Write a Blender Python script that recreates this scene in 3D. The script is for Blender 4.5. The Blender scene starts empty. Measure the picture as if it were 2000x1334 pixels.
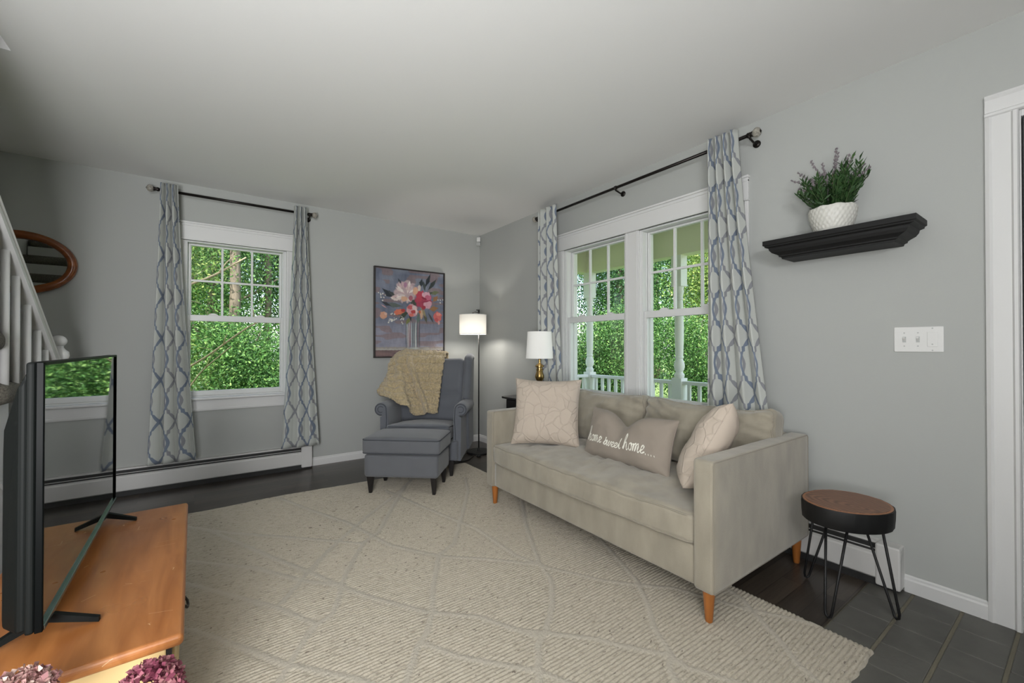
import bpy, bmesh, math, random
import numpy as np
from mathutils import Vector, Matrix, noise, Euler

PI = math.pi
SC = bpy.context.scene
COL = SC.collection
random.seed(7)

# ------------------------------------------------------------------ camera
cam_d = bpy.data.cameras.new('camera')
cam = bpy.data.objects.new('camera', cam_d)
COL.objects.link(cam)
cam.location = (-2.5963, -4.3121, 1.1193)
cam.rotation_euler = (PI / 2 + 0.0071, 0, -0.6191)
cam_d.sensor_width = 36
cam_d.lens = 36 * 821.5354 / 2000
cam_d.shift_y = 3.87 / 2000
cam_d.clip_start = 0.05
SC.camera = cam

# ------------------------------------------------------------------ view, world, sun, lights
SC.view_settings.view_transform = 'Standard'
SC.view_settings.look = 'None'
SC.view_settings.gamma = 1
SC.view_settings.use_curve_mapping = False
SC.view_settings.exposure = 0.08
SC.cycles.max_bounces = 8
SC.cycles.diffuse_bounces = 5
SC.cycles.glossy_bounces = 4
SC.cycles.transmission_bounces = 6
SC.cycles.transparent_max_bounces = 12
SC.cycles.caustics_reflective = False
SC.cycles.caustics_refractive = False
SC.cycles.use_adaptive_sampling = True
SC.cycles.adaptive_threshold = 0.02
SC.cycles.sample_clamp_indirect = 4

world = bpy.data.worlds.new('world')
SC.world = world
world.use_nodes = True
wn = world.node_tree
wn.nodes.clear()
w_out = wn.nodes.new('ShaderNodeOutputWorld')
w_bg = wn.nodes.new('ShaderNodeBackground')
w_sky = wn.nodes.new('ShaderNodeTexSky')
w_sky.sky_type = 'NISHITA'
w_sky.sun_disc = False
w_sky.sun_elevation = math.radians(50)
w_sky.sun_rotation = math.radians(215)
w_sky.air_density = 1.0
w_sky.dust_density = 2.5
w_bg.inputs['Strength'].default_value = 1.20
w_mix = wn.nodes.new('ShaderNodeMix'); w_mix.data_type = 'RGBA'      # white mixed in to take blue out of the skylight
w_mix.inputs[0].default_value = 0.55
w_mix.inputs[7].default_value = (0.95, 1.0, 1.04, 1)
wn.links.new(w_sky.outputs[0], w_mix.inputs[6])
wn.links.new(w_mix.outputs[2], w_bg.inputs[0])
wn.links.new(w_bg.outputs[0], w_out.inputs[0])

def add_light(name, kind, loc, rot, energy, color=(1, 1, 1), size=1.0, size_y=None, radius=None):
    d = bpy.data.lights.new(name, kind)
    d.energy = energy
    d.color = color
    if kind == 'AREA':
        d.shape = 'RECTANGLE' if size_y else 'SQUARE'
        d.size = size
        if size_y: d.size_y = size_y
    if kind == 'POINT' and radius: d.shadow_soft_size = radius
    o = bpy.data.objects.new(name, d)
    COL.objects.link(o)
    o.location = loc
    o.rotation_euler = rot
    return o

sun = add_light('sun', 'SUN', (0, 0, 10), (math.radians(40), 0, math.radians(-35)), 11, (1.0, 0.95, 0.86))
sun.data.angle = math.radians(1.0)
# unseen fill panels added behind the camera to brighten ceiling and walls
add_light('bounce_fill_light', 'AREA', (-3.27, -4.6, .9), (math.radians(180 - 50), 0, math.radians(-8)), 74, (0.985, 0.99, 1.0), 0.7, 0.7)
add_light('hall_fill_light', 'AREA', (-3.42, -5.6, 1.9), (math.radians(180 - 88), 0, math.radians(-21)), 50, (0.985, 0.99, 1.0), 0.9, 0.5)
add_light('rear_fill_light', 'AREA', (-4.9, -7.6, .6), (math.radians(180 - 55), 0, math.radians(-26)), 20, (0.985, 0.99, 1.0), 2.5, 0.8)

# ------------------------------------------------------------------ colour + material helpers
def s(r, g, b):
    f = lambda c: ((c / 255) / 12.92) if c <= 10.3 else (((c / 255) + 0.055) / 1.055) ** 2.4
    return (f(r), f(g), f(b), 1)

def mat(name, col, rough=0.6, metal=0.0, var=0.0, vscale=4.0, bump=0.0, bscale=40.0, stretch=(1, 1, 1),
        spec=0.5, coat=0.0, sheen=0.0, col2=None, emit=None, estr=0.0, detail=4):
    m = bpy.data.materials.new(name)
    m.use_nodes = True
    n, l = m.node_tree.nodes, m.node_tree.links
    b = n['Principled BSDF']
    b.inputs['Base Color'].default_value = col
    b.inputs['Roughness'].default_value = rough
    b.inputs['Metallic'].default_value = metal
    b.inputs['Specular IOR Level'].default_value = spec
    b.inputs['Coat Weight'].default_value = coat
    b.inputs['Sheen Weight'].default_value = sheen
    if emit:
        b.inputs['Emission Color'].default_value = emit
        b.inputs['Emission Strength'].default_value = estr
    if var or bump or col2:
        tc = n.new('ShaderNodeTexCoord')
        mp = n.new('ShaderNodeMapping')
        mp.inputs['Scale'].default_value = stretch
        l.new(tc.outputs['Object'], mp.inputs[0])
    if var or col2:
        t = n.new('ShaderNodeTexNoise')
        t.inputs['Scale'].default_value = vscale
        t.inputs['Detail'].default_value = detail
        l.new(mp.outputs[0], t.inputs['Vector'])
        r = n.new('ShaderNodeValToRGB')
        c2 = col2 or tuple(min(1, c * (1 + var)) for c in col[:3]) + (1,)
        c1 = col if col2 else tuple(c * (1 - var) for c in col[:3]) + (1,)
        r.color_ramp.elements[0].color = c1
        r.color_ramp.elements[1].color = c2
        r.color_ramp.elements[0].position = 0.32
        r.color_ramp.elements[1].position = 0.68
        l.new(t.outputs['Fac'], r.inputs[0])
        l.new(r.outputs[0], b.inputs['Base Color'])
    if bump:
        t2 = n.new('ShaderNodeTexNoise')
        t2.inputs['Scale'].default_value = bscale
        t2.inputs['Detail'].default_value = 3
        l.new(mp.outputs[0], t2.inputs['Vector'])
        bp = n.new('ShaderNodeBump')
        bp.inputs['Strength'].default_value = bump
        bp.inputs['Distance'].default_value = 0.01
        l.new(t2.outputs['Fac'], bp.inputs['Height'])
        l.new(bp.outputs[0], b.inputs['Normal'])
    return m

def nodes(m): return m.node_tree.nodes, m.node_tree.links, m.node_tree.nodes['Principled BSDF']

def math_node(n, l, op, a, b=None, c=None):
    x = n.new('ShaderNodeMath')
    x.operation = op
    for i, v in enumerate((a, b, c)):
        if v is None: continue
        if isinstance(v, (int, float)): x.inputs[i].default_value = v
        else: l.new(v, x.inputs[i])
    return x.outputs[0]

def mixc(n, l, fac, a, b):
    x = n.new('ShaderNodeMix')
    x.data_type = 'RGBA'
    for i, v in ((0, fac), (6, a), (7, b)):
        if isinstance(v, (int, float, tuple)): x.inputs[i].default_value = v
        else: l.new(v, x.inputs[i])
    return x.outputs[2]

M = {}
M['wall'] = mat('wall_paint', s(172, 174, 171), 0.75, bump=0.04, bscale=160, spec=0.3)
M['ceiling'] = mat('ceiling_paint', s(232, 232, 230), 0.85, bump=0.03, bscale=120, spec=0.2)
M['trim'] = mat('white_trim', s(214, 214, 213), 0.35)
M['vinyl'] = mat('white_vinyl', s(216, 217, 216), 0.4)
M['heater'] = mat('heater_enamel', s(208, 207, 205), 0.35)
M['fin_and_gap_shade'] = mat('fin_and_gap_shade', s(38, 38, 38), 0.6)  # dark fins, and shade put into the heater's open gaps
M['rod'] = mat('rod_bronze', s(38, 34, 32), 0.35, metal=0.7)
M['black'] = mat('black_paint', s(22, 22, 22), 0.55, spec=0.3)
M['matte_black'] = mat('matte_black_metal', s(24, 24, 25), 0.5, metal=0.3)
M['black_wood'] = mat('black_wood', s(34, 33, 33), 0.38, bump=0.05, bscale=60, stretch=(1, 8, 8))
M['door'] = mat('dark_door_paint', s(52, 53, 55), 0.4)
M['sofa'] = mat('taupe_velvet', s(150, 143, 128), 0.85, var=0.13, vscale=7, bump=0.12, bscale=240, sheen=0.4, spec=0.2, stretch=(1.6, 1.6, .7), detail=7)
M['piping'] = mat('taupe_piping', s(140, 133, 119), 0.8, sheen=0.2)
M['chair'] = mat('blue_grey_fabric', s(98, 101, 107), 0.9, var=0.04, vscale=8, bump=0.12, bscale=500, sheen=0.25, spec=0.2)
M['chair_piping'] = mat('dark_grey_piping', s(66, 69, 75), 0.9)
M['ottoman'] = mat('charcoal_grey_fabric', s(98, 100, 104), 0.9, var=0.04, vscale=8, bump=0.12, bscale=500, sheen=0.25, spec=0.2)
M['dark_leg'] = mat('black_brown_wood', s(30, 27, 26), 0.4)
M['orange_leg'] = mat('honey_wood', s(160, 98, 45), 0.4, var=0.15, vscale=6, stretch=(8, 8, 1))
M['brass'] = mat('antique_brass', s(176, 146, 92), 0.28, metal=1.0, var=0.2, vscale=14)
M['glass_ball'] = mat('crackle_finial', s(150, 146, 136), 0.2, var=0.25, vscale=90, bump=0.3, bscale=90)
M['plastic'] = mat('white_plastic', s(222, 222, 220), 0.35)
M['plastic_grey'] = mat('grey_plastic', s(180, 182, 180), 0.4)
M['text'] = mat('cream_print', s(232, 230, 218), 0.8)
M['lumbar'] = mat('grey_taupe_linen', s(142, 132, 121), 0.9, var=0.03, vscale=6, bump=0.15, bscale=600, sheen=0.1)
M['frame_dark'] = mat('dark_picture_frame', s(48, 43, 42), 0.45)
M['tv_black'] = mat('tv_plastic', s(15, 18, 17), 0.6, spec=0.15)
M['tv_gloss'] = mat('tv_gloss_bezel', s(7, 9, 9), 0.4, spec=0.06)
M['tv_steel'] = mat('tv_edge_steel', s(120, 135, 135), 0.25, metal=0.8)
M['tv_screen'] = mat('tv_screen', s(30, 36, 33), 0.02, spec=1.0, coat=1.0)
M['mirror'] = mat('mirror_glass', s(232, 232, 232), 0.01, metal=1.0)
M['porch_white'] = mat('porch_white', s(226, 226, 220), 0.5)
M['porch_ceiling'] = mat('porch_ceiling_paint', s(226, 223, 198), 0.6)
M['porch_floor'] = mat('porch_boards', s(196, 196, 190), 0.6, var=0.08, vscale=6, stretch=(1, 12, 1))
M['siding'] = mat('porch_siding', s(190, 190, 186), 0.6)
M['bark'] = mat('tree_bark', s(106, 96, 84), 0.9, var=0.3, vscale=14, bump=0.6, bscale=30, stretch=(1, 1, .25))
M['twig'] = mat('pale_branch', s(168, 150, 118), 0.8, var=0.15, vscale=20)
M['grass'] = mat('lawn', s(116, 140, 78), 0.9, var=0.3, vscale=3, bump=0.4, bscale=60)
M['stair_carpet'] = mat('shag_carpet', s(112, 108, 98), 0.95, var=0.45, vscale=140, bump=1.0, bscale=260, detail=6)
M['pot'] = mat('white_ceramic', s(203, 202, 195), 0.45)
M['stem'] = mat('plant_stem', s(66, 88, 48), 0.7)
M['cream'] = mat('cream_paint', s(214, 186, 132), 0.5, var=0.05, vscale=6)
M['plastic_bag'] = mat('clear_blue_plastic', s(150, 170, 200), 0.25)
M['vase'] = mat('stoneware', s(170, 165, 155), 0.5)
M['bracket_steel'] = mat('blackened_iron', s(40, 37, 34), 0.4, metal=0.6)

# wood floor: dark planks along X
def wood_floor():
    m = mat('dark_plank_floor', s(62, 54, 47), 0.28)
    n, l, b = nodes(m)
    tc = n.new('ShaderNodeTexCoord')
    br = n.new('ShaderNodeTexBrick')
    br.inputs['Scale'].default_value = 1
    br.inputs['Brick Width'].default_value = 0.9
    br.inputs['Row Height'].default_value = 0.083
    br.inputs['Mortar Size'].default_value = 0.0012
    br.inputs['Color1'].default_value = s(78, 70, 62)
    br.inputs['Color2'].default_value = s(54, 48, 43)
    br.inputs['Mortar'].default_value = s(22, 19, 17)
    br.offset = 0.37
    l.new(tc.outputs['Object'], br.inputs['Vector'])
    mp = n.new('ShaderNodeMapping')
    mp.inputs['Scale'].default_value = (1.5, 22, 1)
    l.new(tc.outputs['Object'], mp.inputs[0])
    t = n.new('ShaderNodeTexNoise')
    t.inputs['Scale'].default_value = 3
    t.inputs['Detail'].default_value = 8
    t.inputs['Distortion'].default_value = 1.2
    l.new(mp.outputs[0], t.inputs['Vector'])
    r = n.new('ShaderNodeValToRGB')
    r.color_ramp.elements[0].color = (0.45, 0.45, 0.45, 1)
    r.color_ramp.elements[1].color = (1.25, 1.22, 1.2, 1)
    l.new(t.outputs['Fac'], r.inputs[0])
    mx = n.new('ShaderNodeMix'); mx.data_type = 'RGBA'; mx.blend_type = 'MULTIPLY'
    mx.inputs[0].default_value = 1
    l.new(br.outputs['Color'], mx.inputs[6]); l.new(r.outputs[0], mx.inputs[7])
    l.new(mx.outputs[2], b.inputs['Base Color'])
    bp = n.new('ShaderNodeBump'); bp.inputs['Strength'].default_value = 0.15; bp.inputs['Distance'].default_value = 0.004
    l.new(t.outputs['Fac'], bp.inputs['Height']); l.new(bp.outputs[0], b.inputs['Normal'])
    return m
M['floor'] = wood_floor()

def slate():
    m = mat('slate_tile', s(88, 87, 82), 0.55, var=0.16, vscale=7, bump=0.3, bscale=18, detail=8)
    return m
M['slate'] = slate()
M['grout'] = mat('grout', s(112, 107, 92), 0.9, bump=0.3, bscale=150)

def dresser_top():
    m = mat('worn_maple_finish', s(166, 104, 54), 0.3)
    n, l, b = nodes(m)
    tc = n.new('ShaderNodeTexCoord')
    mp = n.new('ShaderNodeMapping'); mp.inputs['Scale'].default_value = (9, 1.2, 9)
    l.new(tc.outputs['Object'], mp.inputs[0])
    t = n.new('ShaderNodeTexNoise'); t.inputs['Scale'].default_value = 2.2; t.inputs['Detail'].default_value = 7; t.inputs['Distortion'].default_value = 0.6
    l.new(mp.outputs[0], t.inputs['Vector'])
    r = n.new('ShaderNodeValToRGB')
    r.color_ramp.elements[0].color = s(146, 86, 40); r.color_ramp.elements[0].position = 0.3
    r.color_ramp.elements[1].color = s(184, 122, 70); r.color_ramp.elements[1].position = 0.7
    l.new(t.outputs['Fac'], r.inputs[0])
    # scratches: thin warped cell edges, kept only in patches
    v = n.new('ShaderNodeTexVoronoi'); v.feature = 'DISTANCE_TO_EDGE'; v.inputs['Scale'].default_value = 7
    mp2 = n.new('ShaderNodeMapping'); mp2.inputs['Rotation'].default_value = (0, 0, 0.5); mp2.inputs['Scale'].default_value = (1, 2.5, 1)
    l.new(tc.outputs['Object'], mp2.inputs[0]); l.new(mp2.outputs[0], v.inputs['Vector'])
    th = math_node(n, l, 'LESS_THAN', v.outputs['Distance'], 0.006)
    t3 = n.new('ShaderNodeTexNoise'); t3.inputs['Scale'].default_value = 9
    l.new(tc.outputs['Object'], t3.inputs['Vector'])
    pk = math_node(n, l, 'GREATER_THAN', t3.outputs['Fac'], 0.64)
    f = math_node(n, l, 'MULTIPLY', th, pk)
    f = math_node(n, l, 'MULTIPLY', f, 0.7)
    l.new(mixc(n, l, f, r.outputs[0], s(222, 190, 150)), b.inputs['Base Color'])
    rr = n.new('ShaderNodeMapRange')
    l.new(t3.outputs['Fac'], rr.inputs[0]); rr.inputs[3].default_value = 0.2; rr.inputs[4].default_value = 0.42
    l.new(rr.outputs[0], b.inputs['Roughness'])
    return m
M['maple'] = dresser_top()

def walnut():
    m = mat('walnut_slice', s(118, 82, 60), 0.5)
    n, l, b = nodes(m)
    tc = n.new('ShaderNodeTexCoord')
    w = n.new('ShaderNodeTexWave'); w.wave_type = 'RINGS'; w.rings_direction = 'Z'
    w.inputs['Scale'].default_value = 9; w.inputs['Distortion'].default_value = 5; w.inputs['Detail'].default_value = 3; w.inputs['Detail Scale'].default_value = 1.5
    mp = n.new('ShaderNodeMapping'); mp.inputs['Location'].default_value = (0.1, 0.05, 0); mp.inputs['Scale'].default_value = (2.2, 1, 1)
    l.new(tc.outputs['Object'], mp.inputs[0]); l.new(mp.outputs[0], w.inputs['Vector'])
    r = n.new('ShaderNodeValToRGB')
    r.color_ramp.elements[0].color = s(96, 66, 50); r.color_ramp.elements[1].color = s(132, 96, 74)
    l.new(w.outputs['Fac'], r.inputs[0]); l.new(r.outputs[0], b.inputs['Base Color'])
    return m
M['walnut'] = walnut()
M['walnut_rim'] = mat('walnut_rim', s(150, 104, 74), 0.5)

def mirror_wood():
    return mat('bentwood', s(120, 66, 30), 0.22, var=0.3, vscale=5, stretch=(1, 6, 6), coat=0.4)
M['bentwood'] = mirror_wood()

def shade_mat(name, col, emi, estr):
    m = bpy.data.materials.new(name); m.use_nodes = True
    n, l = m.node_tree.nodes, m.node_tree.links
    n.clear()
    out = n.new('ShaderNodeOutputMaterial')
    d = n.new('ShaderNodeBsdfDiffuse'); d.inputs[0].default_value = col
    t = n.new('ShaderNodeBsdfTranslucent'); t.inputs[0].default_value = col
    mx = n.new('ShaderNodeMixShader'); mx.inputs[0].default_value = 0.09
    e = n.new('ShaderNodeEmission'); e.inputs[0].default_value = emi; e.inputs[1].default_value = estr
    a = n.new('ShaderNodeAddShader')
    l.new(d.outputs[0], mx.inputs[1]); l.new(t.outputs[0], mx.inputs[2])
    l.new(mx.outputs[0], a.inputs[0]); l.new(e.outputs[0], a.inputs[1]); l.new(a.outputs[0], out.inputs[0])
    return m
M['shade'] = shade_mat('lit_linen_shade', s(228, 225, 216), (1.0, 0.965, 0.88, 1), 0.12)
M['shade2'] = shade_mat('lit_white_shade', s(230, 230, 226), (1.0, 0.985, 0.95, 1), 0.18)

def leaf_mat(name, dark, mid, light, trans=0.35):
    m = bpy.data.materials.new(name); m.use_nodes = True
    n, l = m.node_tree.nodes, m.node_tree.links
    n.clear()
    out = n.new('ShaderNodeOutputMaterial')
    at = n.new('ShaderNodeAttribute'); at.attribute_name = 'leaf_tone'
    r = n.new('ShaderNodeValToRGB')
    r.color_ramp.elements[0].color = dark
    r.color_ramp.elements[1].color = light
    e = r.color_ramp.elements.new(0.55); e.color = mid
    l.new(at.outputs['Fac'], r.inputs[0])
    d = n.new('ShaderNodeBsdfPrincipled'); d.inputs['Roughness'].default_value = 0.5; d.inputs['Specular IOR Level'].default_value = 0.3
    t = n.new('ShaderNodeBsdfTranslucent')
    l.new(r.outputs[0], d.inputs['Base Color']); l.new(r.outputs[0], t.inputs[0])
    mx = n.new('ShaderNodeMixShader'); mx.inputs[0].default_value = trans
    l.new(d.outputs[0], mx.inputs[1]); l.new(t.outputs[0], mx.inputs[2]); l.new(mx.outputs[0], out.inputs[0])
    return m
M['leaf_a'] = leaf_mat('leaf_yellow_green', s(60, 90, 38), s(116, 144, 68), s(190, 200, 122), .28)
M['leaf_b'] = leaf_mat('leaf_mid_green', s(36, 70, 34), s(80, 124, 62), s(144, 178, 102), .26)
M['leaf_c'] = leaf_mat('leaf_deep_green', s(22, 50, 28), s(50, 90, 48), s(98, 138, 78), .24)
M['leaf_plant'] = leaf_mat('rosemary_green', s(34, 58, 30), s(50, 80, 42), s(76, 106, 58), 0.1)
M['flower_grey'] = mat('dusty_lavender', s(128, 120, 124), 0.9)
M['flower_pink'] = mat('dusty_pink_bud', s(176, 140, 140), 0.9)
M['hyd_a'] = leaf_mat('dried_mauve_petal', s(112, 52, 70), s(146, 82, 98), s(190, 138, 140), 0.15)
M['hyd_b'] = leaf_mat('dried_pale_petal', s(150, 104, 106), s(190, 152, 146), s(226, 204, 190), 0.15)

def glass():
    m = bpy.data.materials.new('window_glass'); m.use_nodes = True
    n, l = m.node_tree.nodes, m.node_tree.links
    n.clear()
    out = n.new('ShaderNodeOutputMaterial')
    t = n.new('ShaderNodeBsdfTransparent'); t.inputs[0].default_value = (0.97, 0.98, 0.975, 1)
    g = n.new('ShaderNodeBsdfGlossy'); g.inputs['Roughness'].default_value = 0.0
    fr = n.new('ShaderNodeFresnel'); fr.inputs[0].default_value = 1.35
    ge = n.new('ShaderNodeNewGeometry')
    fac = math_node(n, l, 'MULTIPLY', fr.outputs[0], math_node(n, l, 'SUBTRACT', 1.0, ge.outputs['Backfacing']))
    mx = n.new('ShaderNodeMixShader')
    l.new(fac, mx.inputs[0]); l.new(t.outputs[0], mx.inputs[1]); l.new(g.outputs[0], mx.inputs[2]); l.new(mx.outputs[0], out.inputs[0])
    return m
M['glass'] = glass()

# trellis curtain fabric, drawn in the cloth's own UV (metres)
def trellis():
    m = mat('trellis_fabric', s(196, 199, 194), 0.9, sheen=0.1)
    n, l, b = nodes(m)
    uv = n.new('ShaderNodeUVMap')
    sp = n.new('ShaderNodeSeparateXYZ'); l.new(uv.outputs[0], sp.inputs[0])
    P, V = 0.155, 0.32
    tri = math_node(n, l, 'DIVIDE', math_node(n, l, 'PINGPONG', sp.outputs[1], V / 2), V / 2)
    fc = n.new('ShaderNodeFloatCurve')
    cv = fc.mapping.curves[0]
    pts = [(0, 0), (.37, .27), (.40, .355), (.56, .37), (.59, .45), (.74, .52), (.87, .585), (1, .61)]
    cv.points[0].location = pts[0]; cv.points[1].location = pts[-1]
    for p in pts[1:-1]: cv.points.new(*p)
    for p in cv.points: p.handle_type = 'VECTOR'
    fc.mapping.update()
    l.new(tri, fc.inputs['Value'])
    w = math_node(n, l, 'MULTIPLY', fc.outputs[0], P)
    ae = math_node(n, l, 'PINGPONG', sp.outputs[0], P)
    ao = math_node(n, l, 'SUBTRACT', P, ae)
    de = math_node(n, l, 'ABSOLUTE', math_node(n, l, 'SUBTRACT', ae, w))
    do = math_node(n, l, 'ABSOLUTE', math_node(n, l, 'SUBTRACT', ao, w))
    me = math_node(n, l, 'LESS_THAN', de, 0.0125)
    mo = math_node(n, l, 'LESS_THAN', do, 0.0125)
    c = mixc(n, l, me, s(196, 199, 194), s(142, 144, 149))
    c = mixc(n, l, mo, c, s(120, 131, 148))
    l.new(c, b.inputs['Base Color'])
    t = n.new('ShaderNodeTexNoise'); t.inputs['Scale'].default_value = 500
    l.new(uv.outputs[0], t.inputs['Vector'])
    bp = n.new('ShaderNodeBump'); bp.inputs['Strength'].default_value = 0.1; bp.inputs['Distance'].default_value = 0.002
    l.new(t.outputs['Fac'], bp.inputs['Height']); l.new(bp.outputs[0], b.inputs['Normal'])
    # thin cloth lets some daylight through
    tr = n.new('ShaderNodeBsdfTranslucent'); l.new(c, tr.inputs[0])
    mx = n.new('ShaderNodeMixShader'); mx.inputs[0].default_value = 0.12
    out = n['Material Output']
    l.new(b.outputs[0], mx.inputs[1]); l.new(tr.outputs[0], mx.inputs[2]); l.new(mx.outputs[0], out.inputs[0])
    return m
M['trellis'] = trellis()

def applique():
    m = mat('blush_cotton_applique', s(186, 173, 159), 0.95, sheen=0.1)
    n, l, b = nodes(m)
    tc = n.new('ShaderNodeTexCoord')
    nz = n.new('ShaderNodeTexNoise'); nz.inputs['Scale'].default_value = 7; nz.inputs['Detail'].default_value = 1
    l.new(tc.outputs['Object'], nz.inputs['Vector'])
    mx = n.new('ShaderNodeVectorMath'); mx.operation = 'MULTIPLY_ADD'
    l.new(nz.outputs['Color'], mx.inputs[0]); mx.inputs[1].default_value = (.14, .14, .14); l.new(tc.outputs['Object'], mx.inputs[2])
    v = n.new('ShaderNodeTexVoronoi'); v.feature = 'DISTANCE_TO_EDGE'; v.inputs['Scale'].default_value = 13
    l.new(mx.outputs[0], v.inputs['Vector'])
    mr = n.new('ShaderNodeMapRange'); mr.interpolation_type = 'SMOOTHSTEP'
    l.new(v.outputs['Distance'], mr.inputs[0]); mr.inputs[1].default_value = 0.0; mr.inputs[2].default_value = 0.07; mr.inputs[3].default_value = 1; mr.inputs[4].default_value = 0
    w = n.new('ShaderNodeTexNoise'); w.inputs['Scale'].default_value = 14; w.inputs['Detail'].default_value = 4
    l.new(tc.outputs['Object'], w.inputs['Vector'])
    h = math_node(n, l, 'ADD', mr.outputs[0], math_node(n, l, 'MULTIPLY', w.outputs['Fac'], 1.6))
    bp = n.new('ShaderNodeBump'); bp.inputs['Strength'].default_value = 0.55; bp.inputs['Distance'].default_value = 0.006
    l.new(h, bp.inputs['Height']); l.new(bp.outputs[0], b.inputs['Normal'])
    return m
M['applique'] = applique()
M['blush_plain'] = mat('blush_cotton', s(186, 173, 159), 0.95, bump=0.15, bscale=14)
M['fur'] = mat('sand_faux_fur', s(182, 164, 128), 0.95, var=0.22, vscale=60, bump=0.8, bscale=180, sheen=0.5, detail=6)

def rug_mat():
    m = mat('woven_wool', s(178, 169, 152), 0.95, sheen=0.15)
    n, l, b = nodes(m)
    at = n.new('ShaderNodeAttribute'); at.attribute_name = 'line'
    tc = n.new('ShaderNodeTexCoord')
    mp = n.new('ShaderNodeMapping'); mp.inputs['Scale'].default_value = (14, 62, 1)
    l.new(tc.outputs['Object'], mp.inputs[0])
    t = n.new('ShaderNodeTexNoise'); t.inputs['Scale'].default_value = 2.2; t.inputs['Detail'].default_value = 5; t.inputs['Roughness'].default_value = 0.7
    l.new(mp.outputs[0], t.inputs['Vector'])
    r = n.new('ShaderNodeValToRGB')
    e = r.color_ramp.elements
    e[0].position = 0.27; e[0].color = s(104, 94, 82)
    e[1].position = 0.60; e[1].color = s(184, 176, 160)
    q = e.new(0.38); q.color = s(158, 149, 133)
    q = e.new(0.45); q.color = s(176, 167, 150)
    l.new(t.outputs['Fac'], r.inputs[0])
    t2 = n.new('ShaderNodeTexNoise'); t2.inputs['Scale'].default_value = 1.4; t2.inputs['Detail'].default_value = 3
    l.new(tc.outputs['Object'], t2.inputs['Vector'])
    # dark flecks
    mp3 = n.new('ShaderNodeMapping'); mp3.inputs['Scale'].default_value = (34, 80, 1)
    l.new(tc.outputs['Object'], mp3.inputs[0])
    t3 = n.new('ShaderNodeTexNoise'); t3.inputs['Scale'].default_value = 1.0; t3.inputs['Detail'].default_value = 2
    l.new(mp3.outputs[0], t3.inputs['Vector'])
    lim = math_node(n, l, 'SUBTRACT', 0.80, math_node(n, l, 'MULTIPLY', t2.outputs['Fac'], 0.20))
    fl = math_node(n, l, 'GREATER_THAN', t3.outputs['Fac'], lim)
    c = mixc(n, l, math_node(n, l, 'MULTIPLY', fl, 0.75), r.outputs[0], s(88, 76, 68))
    c = mixc(n, l, math_node(n, l, 'MULTIPLY', at.outputs['Fac'], 0.75), c, s(184, 177, 163))
    l.new(c, b.inputs['Base Color'])
    t4 = n.new('ShaderNodeTexNoise'); t4.inputs['Scale'].default_value = 130; t4.inputs['Detail'].default_value = 4
    l.new(tc.outputs['Object'], t4.inputs['Vector'])
    bp = n.new('ShaderNodeBump'); bp.inputs['Strength'].default_value = 0.6; bp.inputs['Distance'].default_value = 0.006
    l.new(t4.outputs['Fac'], bp.inputs['Height']); l.new(bp.outputs[0], b.inputs['Normal'])
    return m
M['rug'] = rug_mat()

# ------------------------------------------------------------------ object helpers
def tag(o, label=None, cat=None, group=None, kind=None):
    if label: o['label'] = label
    if cat: o['category'] = cat
    if group: o['group'] = group
    if kind: o['kind'] = kind
    return o

def thing(name, label, cat, loc=(0, 0, 0), rz=0.0, group=None, kind=None):
    o = bpy.data.objects.new(name, None)
    COL.objects.link(o)
    o.empty_display_size = 0.1
    o.location = loc
    o.rotation_euler = (0, 0, rz)
    return tag(o, label, cat, group, kind)

def link(name, me, m, parent=None, smooth=False, bevel=0.0, bseg=2, sub=0, auto=True):
    me.materials.append(m)
    if smooth:
        me.polygons.foreach_set('use_smooth', [True] * len(me.polygons))
    o = bpy.data.objects.new(name, me)
    COL.objects.link(o)
    if parent: o.parent = parent
    if bevel:
        md = o.modifiers.new('bevel', 'BEVEL'); md.width = bevel; md.segments = bseg; md.limit_method = 'ANGLE'; md.angle_limit = 0.7
        md.harden_normals = False
    if sub:
        md = o.modifiers.new('sub', 'SUBSURF'); md.levels = sub; md.render_levels = sub
    return o

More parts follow.
